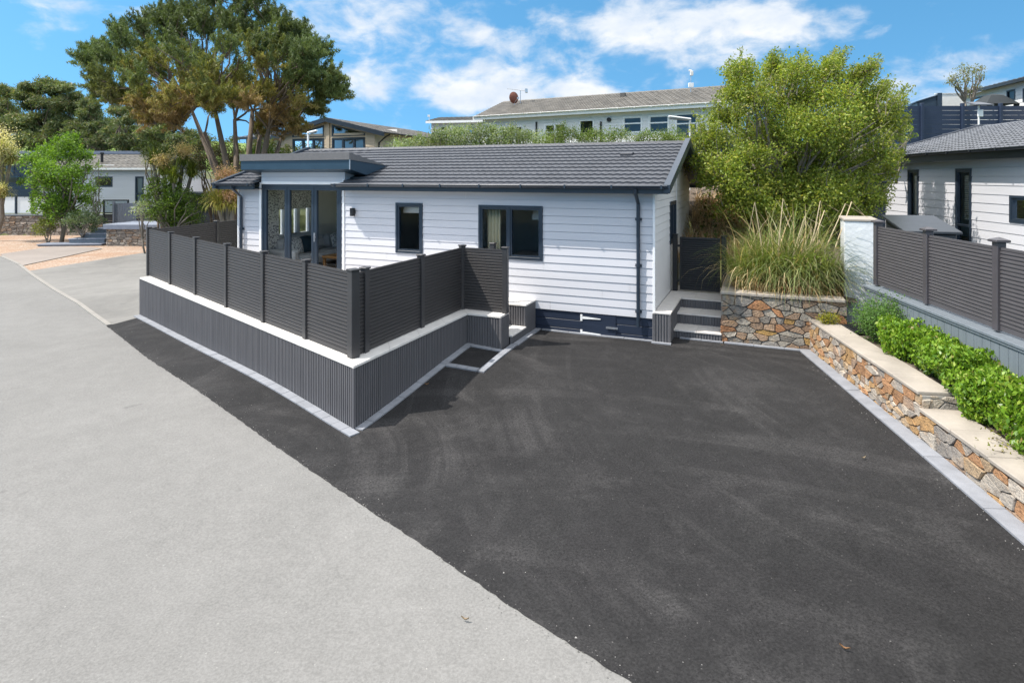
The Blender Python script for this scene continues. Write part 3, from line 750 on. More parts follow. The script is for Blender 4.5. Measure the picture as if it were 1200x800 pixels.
# ------------------------------------------------------------------ slatted fences
def panel_mesh(b, f, L, z0, z1, n, th=.03, botrail=.06):
    b.f = f; b.box(0, L, -.006, .012, z0, z1)                       # web
    b.box(0, L, -.016, .022, z0, z0+botrail); b.box(0, L, -.02, .026, z1-.028, z1)
    h = (z1-.03-z0-botrail)/n
    for i in range(n):
        a = z0+botrail+i*h
        for s in (-1, 1):
            y0 = -.006 if s < 0 else .012; y1 = -.020 if s < 0 else .026
            b.add([(0,y0,a+.004),(0,y1,a+.010),(0,y1*.9+y0*.1,a+h-.012),(0,y0,a+h-.003),(L,y0,a+.004),(L,y1,a+.010),(L,y1*.9+y0*.1,a+h-.012),(L,y0,a+h-.003)], [(0,1,5,4),(1,2,6,5),(2,3,7,6)])
    return b
def fence(name, label, pts, z, h, n, mp, ms, pw=.095, cap='flat', panelh=None, skipend=False, widths=None, grp=None, z2=None):
    t = thing(name, label, 'fence', F((pts[0][0], pts[0][1], z), 0), grp and (0,0,0) or (0,0,0), grp)
    ph = panelh or h-.055
    for i, p in enumerate(pts):
        a = pts[min(i+1, len(pts)-1)]; c = pts[max(i-1, 0)]; f = F((p[0], p[1], z), math.atan2(a[1]-c[1], a[0]-c[0])); w = (widths[i] if widths else pw)/2
        o = MB(f).box(-w, w, -w, w, 0, h-.03).build('post', mp, t, bevel=.006)
        k = MB(f)
        if cap == 'flat': k.box(-w-.012, w+.012, -w-.012, w+.012, h-.029, h-.005)
        else:
            k.box(-w-.03, w+.03, -w-.03, w+.03, h-.029, h-.004); k.add([(-w-.03,-w-.03,h-.003),(w+.03,-w-.03,h-.003),(w+.03,w+.03,h-.003),(-w-.03,w+.03,h-.003),(0,0,h+.03)], [(0,1,4),(1,2,4),(2,3,4),(3,0,4)])
        k.build('post_cap', mp, o, bevel=.004)
        if i < len(pts)-1:
            q = pts[i+1]; f2, L = seg_frame(p, q); f2.o.z = z; g = F(f2.pt(w*.9, 0, 0), f2.rz)
            panel_mesh(MB(), g, L-1.8*w, .012, ph, n).build('panel', ms, t)
    return t
rp = [H.pt(-x, y)[:2] for x, y in ((12.05,-.99),(10.43,-1.64),(8.88,-2.27),(7.33,-2.89),(5.82,-3.50),(4.46,-4.03),(3.23,-4.52))]
fence('slatted_fence', 'charcoal slatted fence along the road side of the deck, six panels long', rp, .84, 1.19, 20, m_post, m_composite, widths=[.095]*6+[.125])
sp = [hp(-3.23,-4.27), hp(-3.23,-2.80), hp(-3.23,-1.36)]
sf = fence('slatted_fence', 'charcoal slatted fence facing the dark driveway, with a short return panel towards the lodge window', sp + [hp(-2.37,-1.36)], .84, 1.18, 20, m_post, m_composite)
f, L = seg_frame(rp[-1], sp[0]); panel_mesh(MB(), F((rp[-1][0], rp[-1][1], .84), f.rz), L, .012, 1.12, 20).build('panel', m_composite, sf)
lp = [H.pt(-x, y)[:2] for x, y in ((12.22,-.72),(12.68,1.54),(13.0,3.0))]
fence('slatted_fence', 'charcoal slatted fence closing the far end of the deck in front of the palm', lp, .84, 1.16, 18, m_post, m_composite)
# single post standing near the bedroom window
tpx = hp(-2.95, -.62)
o = MB(F((tpx[0],tpx[1],.84),H.rz)).box(-.048,.048,-.048,.048,0,1.12).box(-.06,.06,-.06,.06,1.122,1.15).build('fence_post', m_post, base=(tpx[0],tpx[1],.84), bevel=.006)
tag(o, 'lone charcoal post at the top of the small steps, against the bedroom window', 'post')

# ------------------------------------------------------------------ entrance steps and gate, right of the lodge
es = thing('entrance_steps', 'pale tiled entrance steps with ribbed risers between the lodge corner and the stone wall', 'steps', H, (.6, .8, .24))
LV = [(.42, .40), (.93, .605), (1.46, .80)]        # front y, top z
for i, (y, z) in enumerate(LV):
    f, L = seg_frame(hp(.30, y), hp(1.15, y)); ribs(MB(), f, L, (LV[i-1][1] if i else .1), z-.03).build('riser', m_rib, es)
    b = MB(H); yb = LV[i+1][0]+.03 if i < 2 else 2.9
    if i < 2:
        b.box(.30, .71, y-.02, yb, z-.029, z); b.box(.713, 1.15, y-.02, yb, z-.029, z)
    else:
        b.box(.02, .57, y-.02, yb, z-.029, z); b.box(.573, 1.15, y-.02, yb, z-.029, z)
    b.build('tread', m_porcelaintile, es, bevel=.003)
f, L = seg_frame(hp(0,-.06), hp(.30,-.06)); ribs(MB(), f, L, 0, .768).build('pier_panel', m_rib, es)
f, L = seg_frame(hp(.30,-.06), hp(.30,1.44)); ribs(MB(), f, L, 0, .768).build('pier_panel', m_rib, es)
b = MB(H); b.box(0.02, .315, -.075, 1.435, .77, .80); b.build('pier_coping', m_porcelaintile, es, bevel=.003)
b = MB(H); b.box(-.012, .014, -.075, -.045, 0, .767); b.box(.29, .312, -.075, -.045, 0, .767); b.each('corner_trim', m_rib, es)
sett('paving_strip', hp(-.02,-.06), hp(.33,-.06), .09, .032, joints=.36)
sett('paving_strip', hp(.42,.41), hp(1.18,.41), .07, .0325, joints=.4)
gt = thing('gate', 'black slatted garden gate at the top of the entrance steps', 'gate', H, (.6, 2.2, .8))
g0x, g1x = .20, 1.02
b = MB(); panel_mesh(b, F(H.pt(g0x+.04, 2.2, .84), H.rz), g1x-g0x-.08, 0, 1.10, 22, botrail=.04); b.build('gate_leaf', m_black2, gt)
b = rect_frame(MB(H), g0x, g1x, .83, 1.96, .04, 2.17, 2.24); b.build('gate_frame', m_black2, gt, bevel=.004)
for x in (.10, 1.10):
    o = MB(H).box(x-.05, x+.05, 2.14, 2.26, .8, 2.0).build('post', m_black2, gt, bevel=.006); MB(H).box(x-.06, x+.06, 2.13, 2.27, 2.002, 2.02).build('post_cap', m_black2, o)
b = MB(H); b.box(g1x-.06, g1x-.02, 2.13, 2.168, 1.66, 1.80); b.box(g1x-.16, g1x-.03, 2.10, 2.125, 1.72, 1.745); b.build('handle', m_metal if False else m_black, gt)
b = MB(H)
for z in (1.0, 1.75): b.box(.15, .27, 2.155, 2.168, z, z+.05)
b.each('hinge', m_black, gt)

# ------------------------------------------------------------------ rubble stone walls
PAL = [((.245,.225,.20),2.8),((.31,.28,.235),3),((.20,.18,.155),1.8),((.29,.20,.135),3),((.33,.165,.08),2.4),((.22,.145,.10),2.5),((.42,.26,.09),.8),((.36,.32,.265),2)]
PALW = [((.36,.32,.275),2.6),((.43,.38,.32),3),((.37,.20,.10),2.8),((.40,.245,.11),2.4),((.32,.225,.16),2.4),((.26,.235,.21),1.2),((.44,.32,.20),2.4)]
PALG = [((.24,.215,.19),3),((.30,.27,.235),3),((.19,.165,.14),2),((.27,.20,.145),1.6),((.34,.30,.26),1.5)]
def stones(f, L, Hh, pal, rng, sx=.26, sy=.16, ay=2.2, gap=.013, zt=None, ragged=None):
    """irregular rubble facing (-y) as separate bulging stones; returns MB with colours"""
    seeds = []; y = 0
    while y < Hh+.02:
        h = sy*rng.choice([.45,.7,.95,1.15,1.45]); x = -rng.uniform(0, sx)
        while x < L+sx:
            w = sx*rng.choice([.3,.45,.65,.9,1.2,1.7]); seeds.append((x+w*rng.uniform(.35,.65), y+h*rng.uniform(.2,.8))); x += w
        y += h
    b = MB(f); b.c = []
    tot = sum(w_ for _, w_ in pal)
    for i, (sx_, sy_) in enumerate(seeds):
        P = [(0,0),(L,0),(L,Hh),(0,Hh)]
        nb = sorted(((s[0]-sx_)**2+ay*ay*(s[1]-sy_)**2, j) for j, s in enumerate(seeds) if j != i and abs(s[0]-sx_) < 1.2)[:16]
        for _, j in nb:
            qx, qy = seeds[j]; mx, my = (sx_+qx)/2, (sy_+qy)/2; nx, ny = qx-sx_, ay*ay*(qy-sy_); nl = math.hypot(nx, ny); nx /= nl; ny /= nl
            c = nx*mx+ny*my-gap*.5; out = []
            for k in range(len(P)):
                a, d = P[k], P[(k+1) % len(P)]; da, dd = nx*a[0]+ny*a[1]-c, nx*d[0]+ny*d[1]-c
                if da <= 0: out.append(a)
                if da*dd < 0: t = da/(da-dd); out.append((a[0]+(d[0]-a[0])*t, a[1]+(d[1]-a[1])*t))
            P = out
            if len(P) < 3: break
        if len(P) < 3: continue
        area = abs(sum(P[k][0]*P[(k+1)%len(P)][1]-P[(k+1)%len(P)][0]*P[k][1] for k in range(len(P))))/2
        if area < .0012: continue
        cx = sum(p[0] for p in P)/len(P); cy = sum(p[1] for p in P)/len(P); Q = []
        for k in range(len(P)):
            a, d, e = P[k-1], P[k], P[(k+1) % len(P)]; ch = rng.uniform(.04, .15)
            Q.append((d[0]+(a[0]-d[0])*ch, d[1]+(a[1]-d[1])*ch)); Q.append((d[0]+(e[0]-d[0])*ch, d[1]+(e[1]-d[1])*ch))
        n = len(Q); dp = rng.uniform(.008, .028); tx, ty = rng.uniform(-.06, .06), rng.uniform(-.08, .08); pts = []
        for (ins, dd) in ((1.0, .008), (.99, -dp*.6), (.94, -dp)):
            for q in Q:
                u, v = cx+(q[0]-cx)*ins, cy+(q[1]-cy)*ins
                yy = dd + (tx*(u-cx)+ty*(v-cy) + rng.uniform(-.003,.003) if dd < 0 else 0); pts.append((u, yy, v + (zt(u) if zt else 0)))
        cc = rng.uniform(0, tot); acc = 0
        for col, w in pal:
            acc += w
            if cc <= acc: break
        g = rng.uniform(.82, 1.18); b.c += [(col[0]*g, col[1]*g, col[2]*g, 1)]*(3*n)
        fs = [tuple(range(2*n, 3*n))]
        for r_ in (0, 1): fs += [(r_*n+k, r_*n+(k+1)%n, (r_+1)*n+(k+1)%n, (r_+1)*n+k) for k in range(n)]
        b.add(pts, fs)
    return b
rng = random.Random(11)
sw = thing('stone_wall', 'dark jointed rubble stone wall with pale coping below the pampas grass', 'wall', H, (2.1, .45, .2))
SX0, SX1 = 1.16, 3.16
fS = H.sub(SX0, .44, .12, 0); stones(fS, SX1-SX0, 1.0, PAL, rng, .23, .135).build('stonework', m_stone, sw)
fS2 = H.sub(SX0, 2.5, .12, R(-90)); stones(fS2, 2.06, 1.0, PAL, rng, .23, .14).build('stonework', m_stone, sw)
MB(H).box(SX0+.008, SX1, .450, .74, -.1, 1.119).box(SX0+.009, SX0+.3, .74, 2.5, -.1, 1.118).build('core', m_mortar, sw)
b = MB(H); xs = [SX0-.03, 1.74, 2.42, SX1-.02]
for i in range(3): b.box(xs[i]+.002, xs[i+1]-.002, .40, .745, 1.12, 1.172)
b.box(SX0-.03, SX0+.31, .748, 1.6, 1.121, 1.17); b.box(SX0-.03, SX0+.31, 1.604, 2.5, 1.121, 1.17); b.build('coping', m_sand, sw, bevel=.008)
sett('paving_strip', hp(1.2,.43), hp(SX1+.02,.43), .10, .0315, joints=.5)

A0 = wallbase[0]; rw = thing('stone_wall', 'sunlit orange and grey rubble stone wall stepping down beside the driveway, with sandstone coping', 'wall', F((A0[0], A0[1], .2), 0), (0,0,0))
fR, LR = seg_frame(wend, A0); fR = F((A0[0], A0[1], 0), math.atan2(wdir[1], wdir[0]))     # x runs towards the camera, y points ... left-hand side
LSPLIT = 3.56; LTOT = 9.0
# facing must look to the driveway (negative y of the frame): driveway lies on the right of wdir
zU, zL = .80, .62
def gz_wall(u):
    p = fR.pt(u, 0); return float(g0(np.array([p[0]]), np.array([p[1]]))[0])
sgn = 1 if fR.inv(0, 8)[1] > 0 else -1
fW = F(fR.o, fR.rz) if sgn < 0 else F((fR.pt(LTOT,0)[0], fR.pt(LTOT,0)[1], 0), fR.rz+math.pi)
def ux(a): return a if sgn < 0 else LTOT-a           # distance from the inner corner -> fW x
def span(a, c): return tuple(sorted((ux(a), ux(c))))
up = span(0, LSPLIT); lo = span(LSPLIT, LTOT)
stones(fW.sub(up[0],0,.1,0), up[1]-up[0], zU-.1-.045, PALW, rng, .18, .12, gap=.010).build('stonework', m_stone, rw)
stones(fW.sub(lo[0],0,.08,0), lo[1]-lo[0], zL-.08-.045, PALW, rng, .20, .14, gap=.010).build('stonework', m_stone, rw)
e_ = ux(LSPLIT); fE = fW.sub(e_, .0, .60, R(90))
stones(fE, 1.25, zU-.60-.045, PAL, rng, .16, .1, gap=.013).build('stonework', m_stone, rw)
b = MB(fW); b.box(up[0]+.008, up[1], .010, .31, -.1, zU-.047); b.box(lo[0], lo[1]-.0, .0105, .30, -.1, zL-.047); b.box(up[1]-.3, up[1]-.012, .312, 1.25, .3, zU-.05); b.build('core', m_mortarpale, rw)
b = MB(fW)
def slabs(r_, z, k, w):
    for i in range(k):
        a, c = r_[0]+(r_[1]-r_[0])*i/k, r_[0]+(r_[1]-r_[0])*(i+1)/k; j = random.uniform(-.004, .004)
        b.box(a+.003, c-.003, -.035+j, w+j, z-.045, z+random.uniform(-.003,.003))
slabs((up[0]-.04, up[1]-.02), zU, 6, .36); slabs(lo if sgn < 0 else (lo[0], lo[1]-.0-.045), zL, 9, .38); b.build('coping', m_sand, rw, bevel=.008)
a_, c_ = (fW.pt(0,-.0)[:2], fW.pt(LTOT,-.0)[:2])
sett('paving_strip', a_, c_, .20, .030, joints=.95)

# planting beds and bank (soil surfaces held by the walls)
def loc(f, pts): return [f.pt(x, y)[:2] for x, y in pts]
fo = F((A0[0], A0[1], 0), math.atan2(wdir[1], wdir[0]))
toR = -1 if fo.inv(8, 8)[1] < 0 else 1
def bed(a, off): return fo.pt(a, toR*off)[:2]
drape('flower_bed', [bed(.0,.2), bed(LSPLIT-.1,.3), bed(LSPLIT-.1,3), bed(-.2,3)], 0, m_soil, .3, lambda X, Y: .745+.02*np.sin(X*9)*np.sin(Y*7), kind='structure')
drape('flower_bed', [bed(LSPLIT-.12,.28), bed(LTOT,.28), bed(LTOT,3), bed(LSPLIT-.12,3)], 0, m_soil, .3, lambda X, Y: .585+.02*np.sin(X*9)*np.sin(Y*7), kind='structure')
def bank_z(X, Y):
    xl = H.c*(X-H.o.x) + H.s*(Y-H.o.y); yl = -H.s*(X-H.o.x) + H.c*(Y-H.o.y)
    return 1.10 + .35*sm((yl-.7)/2) + 2.6*sm((yl-2.5)/8) + .05*np.sin(X*5)*np.sin(Y*4.3) - .12*sm((1.2-xl)/.8)
drape('bank', loc(H, [(SX0+.2,.70),(SX1+.2,.70),(3.4,2.2),(3.6,6),(3.8,11.5),(-1.2,11.5),(-.3,7),(.35,4.2),(SX0+.2,2.6)]), 0, m_soil, .35, bank_z, kind='structure')

# ------------------------------------------------------------------ right hand side: pillar, fence, deck, neighbour lodge
pf = F((*gp(989.5, 345, 1.15), 0), R(-23.5))
pil = thing('rendered_pillar', 'white rendered garden pillar between the pampas grass and the right slatted fence', 'pillar', pf, (.2,.2,.7))
b = MB(pf); b.box(0, .52, 0, .36, .3, 2.46); b.build('shaft', m_render, pil, bevel=.012)
MB(pf).box(-.012, .53, -.015, .9, 2.462, 2.51).build('cap', m_sand, pil, bevel=.01)
MB(pf).box(.02, .50, .362, .88, .5, 2.455).build('return_wall', m_render, pil)
fp = [(6.11,9.98),(5.93,8.51),(5.74,7.04),(5.55,5.57),(5.36,4.1),(5.17,2.6)]
fence('slatted_fence', 'warm grey slatted fence with capped posts on the right, above the clipped green hedge', fp, 1.45, 1.07, 19, m_postR, m_compositeR, pw=.10, cap='pyramid', panelh=.98)
rd = thing('deck', 'blue grey boarded deck edge below the right slatted fence, behind the green hedge', 'deck', F((6, 7, 0), 0))
f, L = seg_frame((6.02,10.12), (5.07,2.6)); fd = F((6.02-.03,10.12,0), f.rz)
side = -1 if fd.inv(9, 7)[1] < 0 else 1      # outwards is away from the right lodge
b = MB(fd)
k = int(L/.15)
for i in range(k):
    x = L*i/k; b.box(x+.003, x+L/k-.003, -.012*side*-1 if False else -.012, .012, .35, 1.36)
b.box(0, L, .013 if side > 0 else -.03, .03 if side > 0 else -.013, .3, 1.37); b.build('cladding', m_bluegrey, rd)
b = MB(fd); b.box(-.02, L, -.04, .16*side if side > 0 else .04, 1.395, 1.43) if side > 0 else b.box(-.02, L, -.18, .04, 1.395, 1.43)
b.box(-.01, L, -.028, .028, 1.362, 1.393); b.build('coping', m_bluegrey, rd, bevel=.004)
RH = F((11.8, 19.0, 0), math.atan2(-1, -.1428))    # x runs from the far corner towards the camera
# choose y axis so that the house body lies on +y
hs = 1 if RH.inv(16, 15)[1] > 0 else -1
b = MB(fd); b.add([(*fd.inv(*p), 1.40) for p in ((6.05,10.1),(5.1,2.6),(9.6,2.6),(11.8,19.0),(8.6,19.0),(7.1,10.3))], [(0,1,2,3,4,5)]); b.build('deck_floor', m_bluegrey, rd)
rh = thing('lodge', 'white boarded lodge with grey tiled roof at the right edge, behind the warm grey fence', 'house', RH, (5, 0, .8))
assert hs == 1
Lr = 14.5
def rpx(px, py, y=0): return RH.px(px, py, y)
def rwin2(x0p, y0p, x1p, y1p):
    a = rpx(x0p, y0p); c = rpx(x1p, y1p); return (min(a[0], c[0]), max(a[0], c[0]), min(a[1], c[1]), max(a[1], c[1]))
w1 = rwin2(1064.5,198.5,1077,255); w1 = (w1[0], w1[1], 1.6, 3.46)
w2 = rwin2(1120.5,198,1139,285); w2 = (w2[0], w2[1], 1.5, 3.46)
w3 = rwin2(1184,229,1207,263)
b = MB(RH); siding(b, 0, Lr, .75, 3.68, [w1, w2, w3], exposure=.21, lap=.012); wl_ = b.build('wall', m_siding, rh)
flat_wall(MB(RH), .1, Lr, .8, 3.7, [w1, w2, w3], .12).build('inner_wall', m_interior, wl_)
RD = 6.2
b = MB(RH.sub(0, RD, 0, R(-90))); siding(b, 0, RD, .75, 3.68, [], exposure=.21); siding(b, 0, RD, 3.68, 4.6, xfn=lambda z: ((z-3.68)*3.2, RD-(z-3.68)*3.2), exposure=.21); b.build('gable_wall', m_siding, rh)
MB(RH).box(0, Lr, RD-.1, RD, .75, 3.68).build('rear_wall', m_siding, rh); MB(RH).box(.1, Lr, .2, RD-.2, 1.3, 1.4).box(.1, Lr, 3.0, 3.1, 1.4, 3.7).build('floor', m_floorwood, rh)
for w, tr in ((w1, ()), (w2, (2.05,)), (w3, ())): 
    o = window(rh, RH, *w, trans=tr, w=.06)
    bl = MB(RH); z = max(w[2], 2.1 if w is not w3 else 0)+.1
    xm = w[0]+.07+(w[1]-w[0])*.30
    while z < w[3]-.2: bl.add([(xm,.042,z),(w[1]-.065,.042,z),(w[1]-.065,.062,z+.030),(xm,.062,z+.030)], [(0,1,2,3)]); z += .05
    bl.build('slatted_blind', m_coping, o)
random.seed(5)
rise = (4.84-3.88)/3.2
b = MB(RH); tile_slope(b, [(-.45, Lr+.2, -.34)], -.34, 3.86, 3.1, 4.84, 14, lift=.035, wave=.016)
b.f = RH.sub(0, 6.2, 0, R(180)); tile_slope(b, [(-Lr-.2, .3, -.34)], -.34, 3.86, 3.1, 4.84, 14); rr = b.build('roof', m_tileR, rh)
ridge_caps(MB(RH), -.3, Lr+.2, 3.1, 4.84).build('ridge_cap', m_tileR, rr)
b = MB(RH); b.box(-.3, Lr, -.33, -.29, 3.64, 3.85); b.box(-.3, Lr, -.29, .0, 3.655, 3.68); b.build('fascia', m_darkbox, rh)
b = MB(RH); b.prism([(-.52,-.38,3.74),(-.52,-.38,3.90),(-.52,3.1,4.93),(-.52,6.58,3.90),(-.52,6.58,3.74),(-.52,3.1,4.76)], (.07,0,0)); b.each('verge', m_brownfascia, rr)
gutter(MB(RH), -.32, Lr, -.335, 3.88, .06).build('gutter', m_darkbox, rh)
# storage box with sloping lid, and tall cabinet
bf = F((*at(1062, 270, 10.6)[:2], 0), R(-14))
sb = thing('storage_box', 'black storage box with sloping lid behind the right slatted fence', 'box', bf, (.4,.3,1.4))
b = MB(bf); b.prism([(0,0,1.41),(0,0,2.24),(0,1.0,2.44),(0,1.0,1.41)], (.78,0,0)); b.build('body', m_darkbox, sb, bevel=.01)
b = MB(bf); b.prism([(-.42 if False else -.06,-.07,2.255),(-.06,-.07,2.30),(-.06,1.05,2.52),(-.06,1.05,2.475)], (.9,0,0)); b.build('lid', m_darkbox, sb, bevel=.008)
b = MB(bf)
for x in (-.03, .80): b.box(x-.012, x+.012, .1, .16, 1.9, 1.94)
b.each('hinge', m_metal, sb)
cf = F((*at(1012, 250, 14.6)[:2], 0), R(-9)); tc = thing('storage_cabinet', 'tall blue grey cabinet standing between the leafy tree and the right lodge wall', 'cabinet', cf, (.3,.3,1.4))
b = MB(cf); b.box(0, .50, 0, .7, 1.40, 3.10); b.build('body', m_navy, tc, bevel=.01); b = MB(cf); b.box(-.04, .54, -.04, .74, 3.102, 3.15); b.build('top', m_navy, tc, bevel=.01)
b = MB(cf); b.box(.02, .48, -.014, -.002, 1.44, 3.06); b.build('door', m_navy, tc, bevel=.004)
# black drain grille at the inner corner of the wall bed
gp_ = fo.pt(.62, toR*.55); gf = F((gp_[0], gp_[1], .78), fo.rz)
b = rect_frame(MB(gf), -.25, .25, -.2, .2, .03, 0, .03); b = MB(gf); b.box(-.25,.25,-.17,.17,.0,.012)
for i in range(11): b.box(-.24+i*.045, -.225+i*.045, -.165, .165, .0125, .03)
b.box(-.25,.25,-.19,-.171,0,.034); b.box(-.25,.25,.171,.19,0,.034)
tag(b.build('drain_grille', m_black, base=gf.pt(0,0,0)), 'flat black drain grille on the bed where the two stone walls meet', 'grille')

# ------------------------------------------------------------------ navy fence and buildings on the slope, right
def slat_fence(name, label, pts, z0, z1, mat, n=8, gapf=.06, pw=.12, extra=.12):
    t = thing(name, label, 'fence', F((pts[0][0], pts[0][1], z0), 0))
    for i, p in enumerate(pts):
        q = pts[min(i+1, len(pts)-1)]; c = pts[max(0, i-1)]; f = F((p[0], p[1], 0), math.atan2(q[1]-c[1], q[0]-c[0]))
        MB(f).box(-pw/2, pw/2, -pw/2-.03, pw/2, z0-.4, z1+extra).build('post', mat, t, bevel=.01)
        if i < len(pts)-1:
            f, L = seg_frame(p, pts[i+1]); b = MB(f); h = (z1-z0)/n
            for k in range(n): b.box(0, L, -.012, .012, z0+k*h+h*gapf*random.uniform(.5,1.2), z0+(k+1)*h)
            b.build('slat_panel', mat, t)
    return t
random.seed(9)
m_navyfence = M('navy_fence_paint', (.018,.030,.062), .5, .12, 3)
pts = [at(x, 150, 27+(x-1080)*.0)[:2] for x in (986,1033,1080,1127.4,1172,1219,1264)]
slat_fence('boarded_fence', 'navy horizontal board fence on the slope above the right lodge roof', pts, 4.55, 6.45, m_navyfence, 9)
pts = [at(x, 170, 23.5)[:2] for x in (806, 846, 886, 930)]
slat_fence('boarded_fence', 'short navy board fence between the leafy tree and the white bungalow', pts, 4.0, 4.95, m_navyfence, 5)
sf_ = F(at(1075, 123, 31), R(-20)); sh = thing('shed', 'small navy shed peeping over the navy board fence left of the white screen', 'shed', sf_, (0,0,-2))
b = MB(sf_); b.prism([(0,0,-2.2),(1.0,0,-2.2),(1.0,0,.45),(0,0,.12)], (0,1.6,0)); b.build('wall', m_navy, sh); MB(sf_).prism([(-.06,-.06,.12),(1.06,-.06,.48),(1.06,-.06,.54),(-.06,-.06,.18)], (0,1.7,0)).build('roof', m_navy, sh)
MB(sf_).box(.86,1.06,-.1,-.07,-2.2,.56).build('corner_post', m_navy, sh)
wf = F(at(1097, 124, 32), R(-8)); wsn = thing('screen_wall', 'white screen wall above the navy fence beside the small wind-blown tree', 'wall', wf, (0,0,-2))
MB(wf).box(0,1.45,0,.1,-2.2,.62).build('panel', m_white, wsn); MB(wf).box(-.03,1.48,-.03,.13,.622,.66).build('cap', m_white, wsn)
# far right house
fh = F((*at(1112, 118, 36)[:2], 0), math.atan2(-1, -.196)); FZ = 4.5; FL = 11.0; fe = at(1112, 116.5, 36)[2]
frh = thing('house', 'pale house with grey roof at the top right corner, beyond the navy fence', 'house', fh, (5,0,FZ))
def fpx(a, b_, c, d):
    p = fh.px(a, b_, 0); q = fh.px(c, d, 0); return (min(p[0],q[0]), max(p[0],q[0]), min(p[1],q[1]), max(p[1],q[1]))
fws = [fpx(1138,116,1158,126), fpx(1180,106.5,1190,117), fpx(1199,104,1208,118)]
b = MB(fh); siding(b, 0, FL, FZ, fe, fws, .2); b.box(0, .1, .02, 5, FZ, fe); b.box(FL-.1, FL, .02, 5, FZ, fe); b.build('wall', m_siding2, frh)
for w in fws: window(frh, fh, *w, glass=m_glassdark, sash=False, w=.07)
MB(fh).box(.1,FL-.1,1.5,1.55,FZ,fe).build('inner_wall', m_interior, frh)
random.seed(3); b = MB(fh); tile_slope(b, [(-.6, FL+.4, -.45)], -.45, fe+.08, 2.8, fe+.62, 9, .03, .012, .4, 3); b.f = fh.sub(0,5.6,0,R(180)); tile_slope(b, [(-FL-.4,.6,-.45)], -.45, fe+.08, 2.8, fe+.62, 9, .03, .012, .4, 2); b.build('roof', m_tileR, frh)
MB(fh).box(-.6, FL+.4, -.46, -.43, fe-.08, fe+.07).build('fascia', m_darkbox, frh)
MB(fh).box(-.55, -.5, -.4, 6, fe-.05, fe+.07).build('gable_fascia', m_darkbox, frh)
# dark tent / parasol
uf = F((*at(1164, 123, 29.5)[:2], 0), 0); um = thing('parasol', 'dark grey square parasol just above the navy board fence', 'parasol', uf, (0,0,4.6))
zt = at(0, 111.5, 29.5)[2]; zb = at(0, 123, 29.5)[2]
b = MB(uf); b.add([(-.8,-.6,zb),(.8,-.6,zb),(.8,.6,zb),(-.8,.6,zb),(-.3,-.25,zt-.03),(.3,-.25,zt-.03),(.3,.25,zt-.03),(-.3,.25,zt-.03),(0,0,zt+.06)], [(0,1,5,4),(1,2,6,5),(2,3,7,6),(3,0,4,7),(4,5,8),(5,6,8),(6,7,8),(7,4,8)])
m_tent = M('dark_canvas', (.028,.034,.038), .8, .1, 4)
b.build('canopy', m_tent, um); MB(uf).tube([(0,0,4.0),(0,0,zt)], .03, 8).build('pole', m_metal, um)
b = MB(uf); 
for a in ((-.8,-.6),(.8,-.6),(.8,.6),(-.8,.6)): b.prism([(a[0]*.98,a[1]*.98,zb-.16),(a[0],a[1]*.4,zb-.16),(a[0],a[1]*.4,zb-.002),(a[0],a[1],zb-.002)], (-.01*a[0],0,0))
b.build('valance', m_tent, um)
# lamp on white pole
def pole_lamp(label, px, ytop, ybot, Y, headdir, hl=.5, box=False):
    p = at(px, ytop, Y); q = at(px, ybot, Y); f = F((p[0], p[1], 0), 0)
    t = thing('pole_lamp', label, 'lamp', f, (0,0,q[2]), 'white pole lamps of the park')
    MB(f).tube([(0,0,q[2]-1.0),(0,0,p[2])], .032, 10).build('pole', m_white, t)
    if box:
        MB(f).add([(-.34,-.3,p[2]-.02),(.34,-.3,p[2]-.02),(.26,.3,p[2]+.14),(-.26,.3,p[2]+.14),(-.34,-.3,p[2]+.02),(.34,-.3,p[2]+.02),(.26,.3,p[2]+.18),(-.26,.3,p[2]+.18)], [(0,1,2,3),(4,5,6,7),(0,1,5,4),(1,2,6,5),(2,3,7,6),(3,0,4,7)]).build('solar_panel', m_brownfascia, t)
        MB(f).box(-.10,.10,-.10,-.045,p[2]-.42,p[2]-.16).build('control_box', m_white, t, bevel=.01)
    else:
        h = headdir; MB(f).prism([(h*-.03,-.06,p[2]+.0),(h*hl,-.08,p[2]+.08),(h*hl,.08,p[2]+.08),(h*-.03,.06,p[2]+.0)], (0,0,.055)).build('lamp_head', m_white, t, bevel=.02)
        MB(f).prism([(h*.08,-.06,p[2]+.002),(h*(hl-.04),-.08,p[2]+.062),(h*(hl-.04),.08,p[2]+.062),(h*.08,.06,p[2]+.002)], (0,0,-.02)).build('lens', m_bluegrey, t)
    return t
pole_lamp('white pole with a small tilted solar panel in front of the navy board fence', 1147, 124, 152, 22.5, 1, box=True)
pole_lamp('white pole lamp rising behind the canopy, in front of the beige gable house', 361, 157, 172, 19.5, 1, .30)
t = pole_lamp('white pole with long angled arm at the gable end of the white lodge', 808.5, 141, 182, 17.2, -1, .62)
p = at(808.5, 175, 17.2); fq = F((p[0],p[1],0),0); MB(fq).box(-.16,-.05,-.03,.03,p[2]-.03,p[2]+.02).box(-.16,-.05,-.03,.03,p[2]-.24,p[2]-.19).each('bracket', m_white, t)

